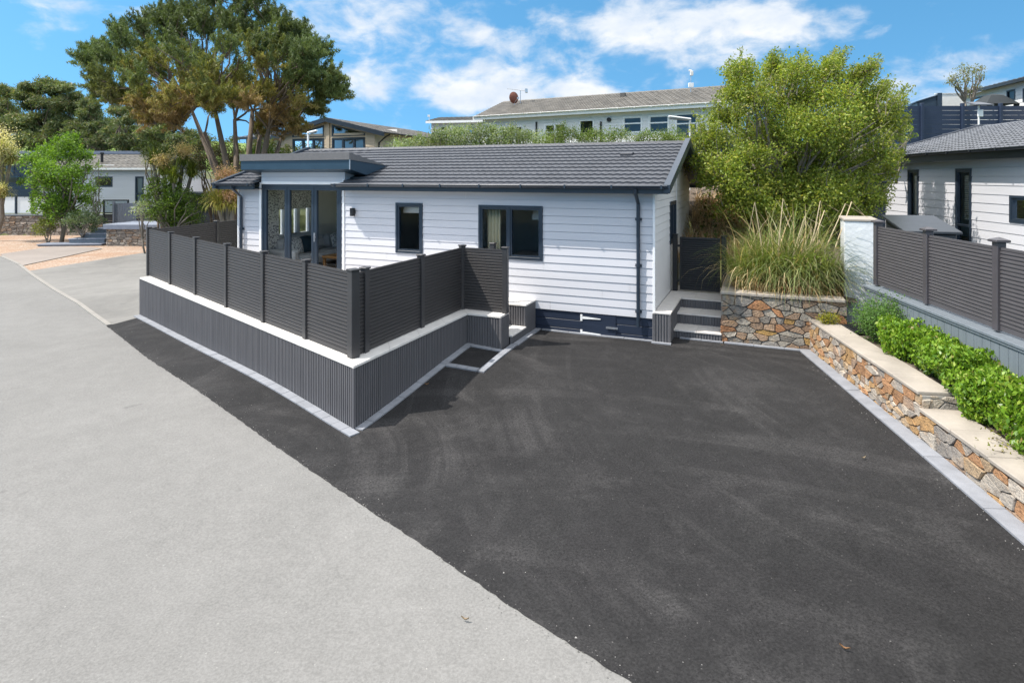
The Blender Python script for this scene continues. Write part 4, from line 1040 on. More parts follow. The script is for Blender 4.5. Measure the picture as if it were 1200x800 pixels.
# ------------------------------------------------------------------ white bungalow on the terrace behind
BR = R(-29.5); bz = 4.45
bf_ = F((*at(846, 135, 30)[:2], 0), BR); be = 6.83; BL = 14.2
bg = thing('bungalow', 'long white bungalow with weathered grey roof on the terrace behind the white lodge', 'house', bf_, (-7,3,bz))
def bpx(a, b_, c, d):
    p = bf_.px(a, b_, 0); q = bf_.px(c, d, 0); return (min(p[0],q[0]), max(p[0],q[0]), min(p[1],q[1]), max(p[1],q[1]))
bw = [bpx(594,148,613,170), bpx(638,145.5,663,168), bpx(679,141,696,160), bpx(730,137,753,156), bpx(760,135.5,784.5,156), bpx(791,133,818,162)]
bw = [(w[0], w[1], w[2], w[3]) for w in bw]
b = MB(bf_); siding(b, -BL, 0, bz-.6, be, bw, .17, lap=.01); b.build('wall', m_siding2, bg)
BD = 6.2
gB = bf_.sub(0,0,0,R(90)); gwins = [(.7,1.9,bz+.9,be-.25),(2.5,3.7,bz+.2,be-.25),(4.3,5.5,bz+.9,be-.25)]
b = MB(gB); siding(b, 0, BD, bz-.6, be, gwins, .17); siding(b, 0, BD, be, be+1.25, xfn=lambda z: ((z-be)*2.45, BD-(z-be)*2.45), exposure=.17); b.build('gable_wall', m_siding2, bg)
b = MB(bf_.sub(-BL,BD,0,R(-90))); siding(b, 0, BD, bz-.6, be, [], .17); siding(b, 0, BD, be, be+1.25, xfn=lambda z: ((z-be)*2.45, BD-(z-be)*2.45), exposure=.17); b.build('gable_wall', m_siding2, bg)
m_skyglass = glassmat('pale_glass', (.55,.62,.66), 1.0, 1.6)
for w in gwins: window(bg, gB, *w, mat=m_whitetrim, glass=m_glassdark, sash=False, w=.07)
for i, w in enumerate(bw):
    mul = [(w[0]+w[1])/2] if i in (0, 1) else []; tr = [w[2]+(w[3]-w[2])*.58] if i in (1, 3, 4, 5) else []
    window(bg, bf_, *w, mat=m_whitetrim, mull=mul, trans=tr, glass=m_glassdark, sash=i != 2, w=.07)
MB(bf_).box(-BL+.1,-.1,.9,.95,bz-.6,be).build('inner_wall', m_interior, bg)
random.seed(8)
rz_ = be+1.42; b = MB(bf_); tile_slope(b, [(-BL-.35,.35,-.45)], -.45, be+.12, BD/2, rz_, 13, .03, .012, .33, 4); b.f = bf_.sub(0,BD,0,R(180)); tile_slope(b, [(-.35,BL+.35,-.45)], -.45, be+.12, BD/2, rz_, 13, .03, .01, .5, 2)
brf = b.build('roof', m_tileOld, bg); ridge_caps(MB(bf_), -BL-.3, .3, BD/2, rz_).build('ridge_cap', m_tileOld, brf)
b = MB(bf_)
for x in (.30, -BL-.40):
    for s in (0, 1):
        yy = (-.5, BD/2) if s == 0 else (BD+.5, BD/2)
        b.prism([(x,yy[0],be-.12),(x,yy[0],be+.10),(x,yy[1],rz_-.02),(x,yy[1],rz_-.22)], (.06,0,0))
b.box(-BL-.3, .3, -.50, -.455, be-.10, be+.10); b.box(-BL-.3,.3,-.455,.0,be-.02,be-.0); b.build('fascia', m_white, bg)
gutter(MB(bf_), -BL-.35, .35, -.50, be+.12, .055).build('gutter', m_white, bg)
x_, _ = bf_.px(823, 140, 0); downpipe(MB(bf_), x_, -.07, be+.1, bz-.5, -.45, .04).build('downpipe', m_white, bg)
x_, _ = bf_.px(566, 140, 0); downpipe(MB(bf_), x_+.25, -.07, be+.1, bz-.5, -.45, .04).build('downpipe', m_white, bg)
x_, z_ = bf_.px(714, 140.5, 0); b = MB(bf_); b.tube([(x_,.02,z_),(x_,-.10,z_)], .12, 14); b.build('flue_vent', m_black, bg)
b = MB(bf_)
for q in (629, 704.5): x_, z_ = bf_.px(q, 150, 0); b.tube([(x_,-.06,bz-.5),(x_,-.06,z_+.35)], .05, 8)
b.each('soil_pipe', m_black, bg)
ryx, _ = bf_.px(730, 114, 2.2); b = MB(bf_); b.box(ryx-.14,ryx+.14,2.1,2.35,rz_-.35,rz_-.12); b.build('roof_vent', m_tileBrown, bg)
# dish, aerial, weather mast
dpos = at(603, 114.5, 38); f = F(dpos, R(35)); t = thing('satellite_dish', 'rusty satellite dish at the left ridge end of the white bungalow', 'dish', f, (0,0,-.5))
b = MB(f); pts = []; n = 20
for i in range(6):
    r_ = .36*i/5
    for k in range(n): pts.append((r_*math.cos(2*math.pi*k/n), .13*(r_/.36)**2-.05, r_*math.sin(2*math.pi*k/n)*1.05))
b.add(pts, [(i*n+k, i*n+(k+1)%n, (i+1)*n+(k+1)%n, (i+1)*n+k) for i in range(5) for k in range(n)]); b.build('dish_bowl', m_rust, t, smooth=True)
MB(f).tube([(0,.0,-.02),(.1,.15,-.25),(.1,.15,-.9)], .028, 8).build('mast', m_metal, t); MB(f).tube([(0,.05,-.34),(0,-.35,-.1)], .015, 6).box(-.05,.05,-.42,-.33,-.12,-.02).build('feed_arm', m_metal, t)
f = F(at(608, 106, 38.2), R(-8)); t = thing('aerial', 'thin yagi television aerial above the rusty satellite dish', 'aerial', f, (0,0,-1))
b = MB(f); b.tube([(-.75,0,.12),(.55,0,-.06)], .016, 6)
for i in range(9): x = -.7+i*.15; b.tube([(x,-.16,.115-.138*(x+.75)),(x,.16,.115-.138*(x+.75))], .009, 5)
b.box(.42,.55,-.16,.16,-.16,.08); b.build('boom', m_metal, t); MB(f).tube([(.1,.0,0),(.1,.0,-1.2)], .022, 8).build('mast', m_metal, t)
f = F(at(809.5, 98, 32.8), 0); t = thing('weather_mast', 'short mast with white box and sensor on the ridge of the white bungalow', 'mast', f, (0,0,-.4))
MB(f).tube([(0,0,-.5),(0,0,.75)], .022, 8).build('pole', m_metal, t); MB(f).box(-.15,.13,-.12,-.03,-.22,.02).build('white_box', m_white, t, bevel=.01); MB(f).box(-.05,.12,-.1,.0,.42,.68).box(-.12,.05,-.06,.0,.66,.75).build('sensor', m_coping, t, bevel=.02)
# smaller pale bungalow further left
f = F((*at(575, 150, 44)[:2], 0), R(-12)); e = at(575, 142.5, 44)[2]; t = thing('bungalow', 'small pale bungalow with brown roof left of the long white bungalow', 'house', f, (-2,2,4.4))
def spx(a, b_, c, d):
    p = f.px(a, b_, 0); q = f.px(c, d, 0); return (min(p[0],q[0]), max(p[0],q[0]), min(p[1],q[1]), max(p[1],q[1]))
ws = [spx(516,148,524,156), spx(532,148,543,158), spx(547.5,148,556,156.5)]
b = MB(f); siding(b, -4.6, 1.5, 4.0, e, ws, .2); b.box(-4.6,-4.5,.02,5,4.0,e); b.build('wall', m_coping, t)
for w in ws: window(t, f, *w, mat=m_whitetrim, glass=m_glassdark, sash=False, w=.06)
b = MB(f); tile_slope(b, [(-4.9,1.8,-.4)], -.4, e+.1, 2.8, e+.68, 9, .03, .01, .4, 3); b.f = f.sub(0,5.6,0,R(180)); tile_slope(b, [(-1.8,4.9,-.4)], -.4, e+.1, 2.8, e+.68, 9, .03, .01, .5, 2); b.build('roof', m_tileBrown, t)
MB(f).box(-4.9,1.8,-.43,-.40,e-.08,e+.09).build('fascia', m_white, t)
f2 = F(at(503, 137, 44), 0); b = MB(f2); b.tube([(0,0,-.5),(0,0,.15)], .02, 6); b.box(-.12,.05,-.05,.05,.0,.14); tag(b.build('security_light', m_white, base=f2.pt(0,0,0)), 'tiny white light on a stub at the left roof corner of the small pale bungalow', 'light')

# ------------------------------------------------------------------ beige gable house
f = F((*at(333, 160, 35.5)[:2], 0), R(-20)); gw = 6.25; bzg = 2.7
apx, apz = f.px(391, 139.5, 0); apx = gw/2
ez = f.px(338, 157, 0)[1]; az = f.px(391, 140.5, 0)[1]
gh = thing('house', 'beige boarded house with a big glazed gable behind the canopy', 'house', f, (2.7,4,bzg))
slp = (az-ez)/(gw/2)
g1, g2, g3, g4 = .62, 2.85, 3.4, 5.63; gl = [(g1, g2, 3.0, ez-.30), (g3, g4, 3.0, ez-.30)]
b = MB(f); siding(b, 0, gw, bzg, ez-.05, gl, .16)
# gable triangle around two raking windows
t0 = ez-.05
def tri_pts(x): return ez + slp*min(x, gw-x) - .02
for (xa, xb, za0) in ((0,g1,t0),(g2,g3,t0),(g4,gw,t0)): 
    pts = [(xa,-.004,za0),(xb,-.004,za0)] + ([(xb,-.004,tri_pts(xb)),(xa,-.004,tri_pts(xa))] if not (xa < gw/2 < xb) else [(xb,-.004,tri_pts(xb)),(gw/2,-.004,tri_pts(gw/2)),(xa,-.004,tri_pts(xa))]); b.poly(*pts)
for (xa, xb) in ((g1,g2),(g3,g4)):
    b.poly((xa,-.004,tri_pts(xa)-.20),(xb,-.004,tri_pts(xb)-.20),(xb,-.004,tri_pts(xb)),(xa,-.004,tri_pts(xa)))
b.box(gw, gw+.02, 0, 11, bzg, ez+.1); b.box(-.02, 0, 0, 11, bzg, ez+.1); wl2 = b.build('wall', m_beige, gh)
b = MB(f); b.box(gw/2-.11,gw/2+.11,-.05,-.01,bzg,tri_pts(gw/2)-.1); b.build('centre_post', m_beige, gh)
for (xa, xb) in ((g1,g2),(g3,g4)):
    o = window(gh, f, xa, xb, 3.0, ez-.32, mull=[xa+(xb-xa)*q for q in (.34,.67)], glass=m_glassdark, w=.09)
    zb_ = ez-.22; pa_ = [(xa,zb_),(xb,zb_),(xb,tri_pts(xb)-.22),(xa,tri_pts(xa)-.22)]
    if pa_[3][1] < zb_+.03: pa_[3] = (xa, zb_+.03)
    if pa_[2][1] < zb_+.03: pa_[2] = (xb, zb_+.03)
    cx = sum(p[0] for p in pa_)/4; cz = sum(p[1] for p in pa_)/4
    inn = [(cx+(p[0]-cx)*.93, cz+(p[1]-cz)*.78) for p in pa_]
    b = MB(f); b.add([(p[0],-.03,p[1]) for p in pa_]+[(p[0],-.03,p[1]) for p in inn]+[(p[0],.04,p[1]) for p in inn], [(i,(i+1)%4,4+(i+1)%4,4+i) for i in range(4)]+[(4+i,4+(i+1)%4,8+(i+1)%4,8+i) for i in range(4)])
    o = b.build('gable_window', m_navy, gh); MB(f).poly(*[(p[0],.03,p[1]) for p in inn]).build('pane', m_glassdark, o)
MB(f).box(.1,gw-.1,2.5,2.55,bzg,ez+.3).build('inner_wall', m_interior, gh)
b = MB(f)
for s in (0, 1):
    X = lambda x: x if s == 0 else gw-x
    b.prism([(X(-.75),-.28,ez-.75*slp-.14),(X(-.75),-.28,ez-.75*slp+.12),(X(gw/2),-.28,az+.14),(X(gw/2),-.28,az-.12)], (0,.10,0))
b.each('bargeboard', m_navy, gh)
random.seed(6)
ff = f.sub(0,0,0,R(90)); b = MB(F(f.pt(gw/2,0,0), f.rz+R(90)))
# slopes: along depth axis
for s in (1, -1):
    fr = F(f.pt(gw+.75 if s > 0 else -.75, 0 if s > 0 else 10.8, 0), f.rz + (R(90) if s > 0 else R(-90)))
    b.f = fr; tile_slope(b, [(-.26,10.8,0.)] if s > 0 else [(0,11.06,0.)], 0, ez-.75*slp+.1, gw/2+.75, az+.12, 13, .03, .014, .33, 4)
b.build('roof', m_tileBrown, gh)
b = MB(F(f.pt(gw+.75, 0, 0), f.rz+R(90))); gutter(b, -.3, 10.8, 0, ez-.75*slp+.08, .05); b.build('gutter', m_darkbox, gh)
b = MB(f); b.tube([(gw+.75,.35,ez-.75*slp),(gw+.45,.35,ez-.75*slp-.15),(gw+.07,.35,ez-.75*slp-.45),(gw+.07,.35,bzg)], .045, 8); b.build('downpipe', m_darkbox, gh)
# small house with grey roof seen under the pine
f = F((*at(338, 165, 40)[:2], 0), R(-20)); e = at(338, 161, 40)[2]; t = thing('house', 'small cream house with low grey roof partly hidden by the big pine', 'house', f, (-2,2,3.5))
wq = (-2.6,-2.05,e-1.5,e-.4)
b = MB(f); siding(b, -3.6, 0, 3.0, e, [wq], .17); b.box(-.02,.0,0,5,3.0,e); b.build('wall', m_beige, t); window(t, f, *wq, mat=m_whitetrim, glass=m_glassdark, sash=False)
b = MB(f); tile_slope(b, [(-4.0,.5,-.5)], -.5, e+.05, 2.6, e+.62, 9, .03, .012, .33, 3); b.f = f.sub(0,5.2,0,R(180)); tile_slope(b, [(-.5,4.0,-.5)], -.5, e+.05, 2.6, e+.62, 9); b.build('roof', m_tileR, t)
MB(f).box(-4,.5,-.53,-.50,e-.1,e+.05).build('fascia', m_darkbox, t)

# ------------------------------------------------------------------ left background: terrace, house, steps
tw = F((-31.0, 34.0, -.1), 0)
t = thing('stone_wall', 'pale rubble stone wall of the terrace at the far left, below the white balustrade', 'wall', tw, (3,0,0))
rng2 = random.Random(5)
stones(tw, 8.6, 1.12, PALG, rng2, .34, .15, gap=.02).build('stonework', m_stone, t)
MB(tw).box(0, 8.6, .011, .4, -.3, 1.13).build('core', m_mortar, t); MB(tw).box(-.05, 8.65, -.06, .42, 1.131, 1.22).build('coping', m_bluegrey, t, bevel=.01)
bl = F((-31.0, 34.15, 1.12), 0); t = thing('balustrade', 'balustrade of white frosted panels between navy posts on the far left terrace wall', 'balustrade', bl, (3,0,0))
xs = [at(x, 240, 34.15)[0]+31.0 for x in (-18, 0, 19, 38, 58, 77)]
for i, x in enumerate(xs):
    MB(bl).box(x-.05, x+.05, -.05, .05, 0, 1.12).build('post', m_navy, t, bevel=.006)
    if i < len(xs)-1: MB(bl).box(x+.08, xs[i+1]-.08, -.012, .012, .06, .98).build('panel', m_frost, t)
MB(bl).box(xs[0], xs[-1], -.04, .04, 1.0, 1.05).build('handrail', m_navy, t)
# white house, left
LZ = .9; f = F((*at(185, 200, 38)[:2], 0), 0); e = at(0, 198, 38)[2]
lh = thing('house', 'white boarded house with grey roof behind the leafy bush at the left', 'house', f, (-3,2,LZ))
def lpx(a, b_, c, d):
    p = f.px(a, b_, 0); q = f.px(c, d, 0); return (min(p[0],q[0]), max(p[0],q[0]), min(p[1],q[1]), max(p[1],q[1]))
ws = [lpx(112,207,132,219), lpx(158.5,207,168.5,241)]
b = MB(f); siding(b, -8.2, 0, LZ, e, ws, .17); b.box(-.03,.0,-.02,6,LZ,e); b.build('wall', m_siding, lh)
window(lh, f, *ws[0], glass=m_glassdark, sash=False, w=.09); window(lh, f, *ws[1], glass=m_skyglass, trans=[ws[1][2]+.75], sash=False, w=.09)
MB(f).box(-8,-.1,1.5,1.55,LZ,e).build('inner_wall', m_interior, lh); MB(f).box(ws[1][0]+.1,ws[1][1]-.1,.06,.08,ws[1][2]+.1,ws[1][3]-.1).build('blind', m_frost, lh)  # pale sheet added behind the tall pane so the window looks bright
random.seed(12); rz2 = at(0, 181.5, 41)[2]; b = MB(f); tile_slope(b, [(-8.4,.15,-.35)], -.35, e+.06, 3.0, rz2, 11, .03, .012, .33, 3); b.f = f.sub(0,6,0,R(180)); tile_slope(b, [(-.15,8.4,-.35)], -.35, e+.06, 3.0, rz2, 11, .03, .012, .5, 2); lr = b.build('roof', m_tileOld, lh)
MB(f).box(-8.4,.15,-.38,-.355,e-.06,e+.06).build('fascia', m_white, lh)
q = f.px(119.5, 190, 1.0); MB(f).tube([(q[0],1.0,e),(q[0],1.0,e+.95)], .085, 10).tube([(q[0],1.0,e+.95),(q[0],1.0,e+1.08)], .12, 10).build('flue', m_black, lr)
q = f.px(128, 194, .6); MB(f).box(q[0]-.5,q[0]+.55,.25,.5,e+.17,e+.27).build('roof_window', m_white, lr)
f = F((*at(176, 178, 46)[:2], 0), 0); z = at(0, 177, 46)[2]; t = thing('house', 'house with flat slate blue roof edge behind the grey roof at the left', 'house', f, (-5,3,1))
MB(f).box(-10,0,.05,7,1,z-.3).build('wall', m_coping, t); MB(f).box(-10.2,.2,-.1,7.2,z-.24,z).build('roof', m_slate, t)
# dark glazed house at the far left edge
f = F((*at(38, 210, 37.5)[:2], 0), R(0)); t = thing('house', 'dark clad house with tall glazing at the far left edge behind the cordyline', 'house', f, (-2,2,LZ))
z1 = at(0, 184, 37.5)[2]; gl1 = lpx(0,0,1,1)
def kpx(a, b_, c, d):
    p = f.px(a, b_, 0); q = f.px(c, d, 0); return (min(p[0],q[0]), max(p[0],q[0]), min(p[1],q[1]), max(p[1],q[1]))
ga = kpx(-14,187,17,203); gb = kpx(-14,204.5,24,216)
b = MB(f); siding(b, -5, 0, LZ, z1, [ga, gb], .2); b.box(-.1,0,.02,6,LZ,z1); b.box(-5,0,5.9,6,LZ,z1); b.build('wall', m_navy, t); window(t, f, *ga, glass=m_skyglass, mull=[ga[0]+1.0], sash=False, w=.1); window(t, f, *gb, glass=m_glassdark, mull=[gb[0]+1.2], sash=False, w=.1)
MB(f).box(-5.2,.2,-.3,6.2,z1,z1+.15).build('roof', m_slate, t); MB(f).box(-5,-.1,1.5,1.55,LZ,z1).build('inner_wall', m_interior, t)
# blue slate steps, planter, gate
f = F((-21.4, 28.9, -.12), R(6)); t = thing('steps', 'blue slate steps beside the grey green shrub at the left', 'steps', f, (0,.5,0))
for i, (xa, xb, y, z) in enumerate(((-1.5,1.45,0,.12),(-.35,1.35,.45,.33),(.0,1.3,.85,.54),(.25,1.28,1.25,.76))):
    MB(f).box(xa, xb, y, y+.9, z-.05, z).build('tread', m_slate, t, bevel=.01); MB(f).box(xa+.04, xb-.04, y+.04, y+.86, (0 if i == 0 else z-.2)-.1, z-.052).build('riser', m_bluegrey, t)
f = F((*at(125, 286, 29.0)[:2], -.15), R(-3)); t = thing('planter', 'low stone planter with overhanging blue grey slab right of the slate steps', 'planter', f, (1,.5,0))
stones(f, 2.3, .86, PALG, random.Random(8), .3, .14, gap=.018).build('stonework', m_stone, t); stones(f.sub(0,2,0,R(-90)), 2, .86, PALG, random.Random(9), .3, .14, gap=.018).build('stonework', m_stone, t)
MB(f).box(.01,2.3,.011,2,-.2,.86).build('core', m_mortar, t); MB(f).box(-.12,2.9,-.1,2.1,.862,1.10).build('slab', m_slate, t, bevel=.01)
f = F((*at(135, 250, 32.5)[:2], .6), 0); t = thing('gate', 'blue grey boarded gate with a little pale sign in front of the white left house', 'gate', f, (.6,0,0))
for i in range(9): MB(f).box(i*.133, i*.133+.128, -.02, .02, .05, 1.22).build('board', m_slate, t) if i == -1 else None
b = MB(f)
for i in range(9): b.box(i*.133, i*.133+.127, -.02, .02, .0, 1.22)
b.build('boards', m_slate, t); MB(f).box(.88,1.12,-.035,-.022,.78,1.02).build('sign', m_white, t); MB(f).box(.90,1.02,-.04,-.036,.84,.95).build('sign_mark', m_teal, t)
for x in (-.12, 1.22): MB(f).box(x,x+.1,-.05,.05,-.6,1.32).build('post', m_slate, t)
f = F((*at(121, 245, 33.2)[:2], .5), 0); t = thing('screen', 'dark framed glazed wind screen left of the blue grey gate', 'screen', f, (.7,0,0))
rect_frame(MB(f), 0, 1.42, .0, 1.48, .07, -.04, .04).box(.07,1.35,-.03,.03,.72,.78).build('frame', m_darkbox, t); MB(f).poly((.07,0,.78),(1.35,0,.78),(1.35,0,1.41),(.07,0,1.41)).build('pane', m_skyglass, t)
b = MB(f)
for i in range(5): b.box(.07,1.35,-.015,.015,.08+i*.125,.18+i*.125)
b.build('slats', m_darkbox, t)
random.seed(13)
slat_fence('slatted_fence', 'low grey slatted fence between the gate and the creamy cordyline', [at(x, 250, 32.3)[:2] for x in (161, 190, 219)], .7, 1.7, m_brownfascia, 6, .2, .08, 0)
# dark shed behind the palms
f = F((*at(212, 255, 31)[:2], -.1), R(-12)); zt = at(0, 226, 31)[2]; t = thing('shed', 'black shed with pale grey roof between the cordylines', 'shed', f, (1,1,0))
MB(f).box(0,2.6,0,2.2,0,zt+.1).build('wall', m_darkbox, t); MB(f).prism([(-.3,-.3,zt+.12),(2.9,-.3,zt+.12),(2.9,1.4,zt+.75),(-.3,1.4,zt+.75)], (0,0,.06)).build('roof', m_brownfascia, t)
b = MB(f)
for i in range(6): b.box(.1+i*.42,.1+i*.42+.38,-.03,-.004,.1,zt)
b.build('door', m_black, t)
# distant green hill
def mound():
    n = 40; V = []; 
    for j in range(n+1):
        for i in range(n+1):
            x = -330+300*i/n; y = 170+170*j/n; r = math.hypot((x+150)/150, (y-255)/85); V.append((x, y, -2+21*max(0, 1-r*r)+1.2*math.sin(x*.07)*math.sin(y*.06)))
    q = [(j*(n+1)+i, j*(n+1)+i+1, (j+1)*(n+1)+i+1, (j+1)*(n+1)+i) for j in range(n) for i in range(n)]
    raw_mesh('hill', V, q, m_field, smooth=True)['kind'] = 'structure'
mound()

# ------------------------------------------------------------------ vegetation
def unit(r, n):
    v = r.normal(size=(n, 3)); return v/np.linalg.norm(v, axis=1, keepdims=True)
def leaf_cards(name, P, r, size, aspect, col, mat, parent, up=.3, jitter=.35, axis=None, base=None, fold=.0):
    """one small pointed leaf (rhombus) per point"""
    n = len(P); a = unit(r, n) if axis is None else axis; a = a + np.array([0,0,up]); a /= np.linalg.norm(a, axis=1, keepdims=True)
    b = np.cross(a, unit(r, n)); b /= np.linalg.norm(b, axis=1, keepdims=True)+1e-9
    s = size*(1+jitter*r.uniform(-1, 1, n))[:, None]; w = s*aspect*.5; nrm = np.cross(a, b)
    V = np.stack([P-a*s*.5, P+b*w+nrm*s*fold, P+a*s*.5, P-b*w+nrm*s*fold], 1).reshape(-1, 3)
    return raw_mesh(name, V, np.arange(4*n).reshape(n, 4), mat, parent, np.repeat(col, 4, axis=0), base)
def palette(r, n, cols, wts, var=.22, P=None, clump=None):
    cols = np.array(cols); k = r.choice(len(cols), n, p=np.array(wts)/sum(wts)); c = cols[k]*(1+var*r.uniform(-1, 1, (n, 1)))*1.22
    return c
def clump_points(r, clumps, per_area, sub=9, sg=.26, flat=1.0):
    """leaf points grouped in small sprays over each clump; returns points and clump index"""
    out = []; ci = []; sc = []
    for i, (x, y, z, rad) in enumerate(clumps):
        k = max(3, int(sub*(.7+.6*r.random()))); d = unit(r, k); d[:,2] = np.where(d[:,2] < -.35, -d[:,2]*.5, d[:,2]); cen = d*rad*(.55+.5*r.random((k,1)))*np.array([1,1,flat]) + np.array([x,y,z])
        n = max(10, int(per_area*rad*rad)); w = r.integers(0, k, n); p = cen[w] + r.normal(size=(n,3))*rad*sg*np.array([1,1,flat]); out.append(p); ci.append(np.full(n, i)); sc += [tuple(q) for q in cen]
    return np.concatenate(out), np.concatenate(ci), sc
def branch_tree(base, forks, tips, rad0, rnd, n=6, sag=.0):
    """tapering limbs from base through a fork to every tip"""
    b = MB(); base = Vector(base); near = lambda tp: min(forks, key=lambda q: (Vector(q[0])-Vector(tp)).length)
    used = {id(near(t)) for t in tips}
    for q in forks:
        if id(q) not in used: continue
        fk, r0 = Vector(q[0]), q[1]
        mid = base.lerp(fk, .5)+Vector((rnd.uniform(-.1,.1), rnd.uniform(-.1,.1), 0)); b.tube([base, mid, fk], [rad0, rad0*.45+r0*.55, r0], 9)
    for tp in tips:
        fk, r0 = near(tp); tp = Vector(tp); fk = Vector(fk); st = fk-(fk-base).normalized()*r0*.8
        L = (tp-fk).length; path = [st]; rr = [r0*.62]
        for i in (1,2,3,4):
            q = fk.lerp(tp, i/4); arc = math.sin(math.pi*i/4)*L*(.10-sag); path.append(q+Vector((rnd.uniform(-.07,.07)*L*(i<4), rnd.uniform(-.07,.07)*L*(i<4), arc))); rr.append(r0*.62*(1-i/4)+.012)
        b.tube(path, rr, n, cap=False)
    return b

# big pine, left
r = np.random.default_rng(3); rnd = random.Random(3)
YP = 26.2; pb = Vector((*at(287, 205, YP)[:2], 0)); pb.z = float(terrain(np.array([pb.x]), np.array([pb.y]))[0])-.1
pine = thing('pine_tree', 'tall spreading pine with brown undersides and bare dark limbs, left of the lodge', 'tree', F(tuple(pb), 0))
pc = [(108,76,11),(126,88,12),(118,104,12),(150,52,14),(168,40,13),(150,75,18),(175,62,18),(140,104,16),(165,95,20),(190,28,14),(200,48,18),(212,70,22),(190,88,20),(178,112,18),(200,118,17),(225,20,16),(240,42,20),(250,6,15),(262,28,18),(275,-6,15),(285,14,18),(300,2,14),(290,40,20),(262,60,22),(240,82,22),(310,22,16),(328,36,16),(318,55,18),(338,60,15),(350,74,14),(364,84,14),(372,66,10),(384,104,10),(392,110,8),(372,112,12),(355,100,15),(335,88,18),(305,80,20),(280,90,20),(345,122,14),(325,112,17),(300,112,17),(268,112,16),(362,128,9),(338,140,8),(230,105,18),(322,134,9),(130,72,10),(205,20,9),(352,52,9),(215,135,11),(190,132,11),(168,128,12),(305,138,7),(250,128,9),(150,120,12),(132,116,10),(235,30,16),(212,45,16),(180,78,18),(160,85,16),(345,95,14),(300,60,18),(280,45,18),(250,95,16),(225,65,18),(325,70,16),(200,122,12),(225,120,12),(118,62,7),(140,40,8),(262,-2,12),(205,32,10),(340,42,10),(360,64,8),(384,96,8),(318,148,7),(340,150,7),(300,150,6),(270,122,14),(240,118,14),(255,104,16),(290,120,14),(312,126,12),(285,104,16),(228,88,16),(330,104,14),(210,140,9),(186,142,9)]
cl = []
for (x, y, q) in pc:
    for s in range(2):
        cen = (250, 80); dd = math.hypot((x-cen[0])/150, (y-cen[1])/85); h = math.sqrt(max(.05, 1.05-dd*dd)); Y = YP + rnd.uniform(-1, 1)*4.3*h
        X, yy, Z = at(x+rnd.uniform(-3,3), y+rnd.uniform(-3,3), Y); cl.append((X, yy, Z, q*YP/FPX*rnd.uniform(.85,1.15)))
P = []; ci = []; sc = []; cx0, cy0, cz0 = at(255, 135, YP)
for i_, c in enumerate(cl):
    for k in range(18):
        d = unit(r, 1)[0]; d[2] = d[2]*.8; s0 = np.array(c[:3]) + d*c[3]*r.uniform(.1, .8); o_ = s0-np.array([cx0, cy0, cz0]); o_ /= np.linalg.norm(o_)+1e-6
        dr = o_*.7 + np.array([0,0,.35]) + unit(r, 1)[0]*.65; dr /= np.linalg.norm(dr); L_ = r.uniform(.4,1.0); n_ = int(95*L_)+8
        q = r.random((n_,1))**.7; P.append(s0 + dr*L_*q + r.normal(size=(n_,3))*(.075-.045*q)); ci.append(np.full(n_, i_)); sc.append(tuple(s0+dr*L_*.8))
P = np.concatenate(P); ci = np.concatenate(ci)
py_ = np.array([c[2] for c in cl]); 
dark = np.array([.105,.145,.055]); mid = np.array([.175,.205,.055]); yel = np.array([.27,.25,.065]); brn = np.array([.29,.195,.09])
u = np.clip((P[:,2]-5.5)/4.1 + r.normal(size=len(P))*.10 + np.array([rnd.uniform(-.3,.3) for _ in cl])[ci], 0, 1)[:,None]
col = np.where(u > .62, dark*(1-(u-.62))+mid*.15, np.where(u > .3, mid*(u-.3)/.32+yel*(1-(u-.3)/.32)*.9, brn*(.3-u)/.3+yel*u/.3))
edgeclump = np.array([1.0 if (abs(x-250) > 95) else 0.0 for (x, y, q) in pc for _ in range(2)])[ci][:,None]
col = col*(1-edgeclump*.65)+ (dark*1.2)*edgeclump*.65; col = col*(1+.3*r.uniform(-1,1,(len(P),1)))
ax = unit(r, len(P)); ax[:,2] = np.abs(ax[:,2])*.8+.15
leaf_cards('crown', P, r, .20, .15, col, m_needle, pine, .25, axis=ax)
fk = [(Vector(at(x, y, YP+dy)), q) for (x, y, dy, q) in ((262,168,.3,.085),(285,160,-.5,.10),(305,158,.4,.085),(315,150,-.8,.075),(240,155,1.0,.07),(275,140,1.2,.075),(296,128,.2,.075),(330,160,.5,.07),(250,120,-1.5,.07),(225,130,.5,.065),(320,120,1.2,.065))]
tips = [c[:3] for c in cl if rnd.random() < .75]
tb = branch_tree(pb, fk, tips, .24, rnd)
for q in sc[::4]:
    p = Vector(q); c = min(cl, key=lambda k: (Vector(k[:3])-p).length); tb.tube([Vector(c[:3])+Vector((0,0,-.2)), p], [.03,.008], 4, cap=False)
tb.build('trunk', m_bark, pine, smooth=True)

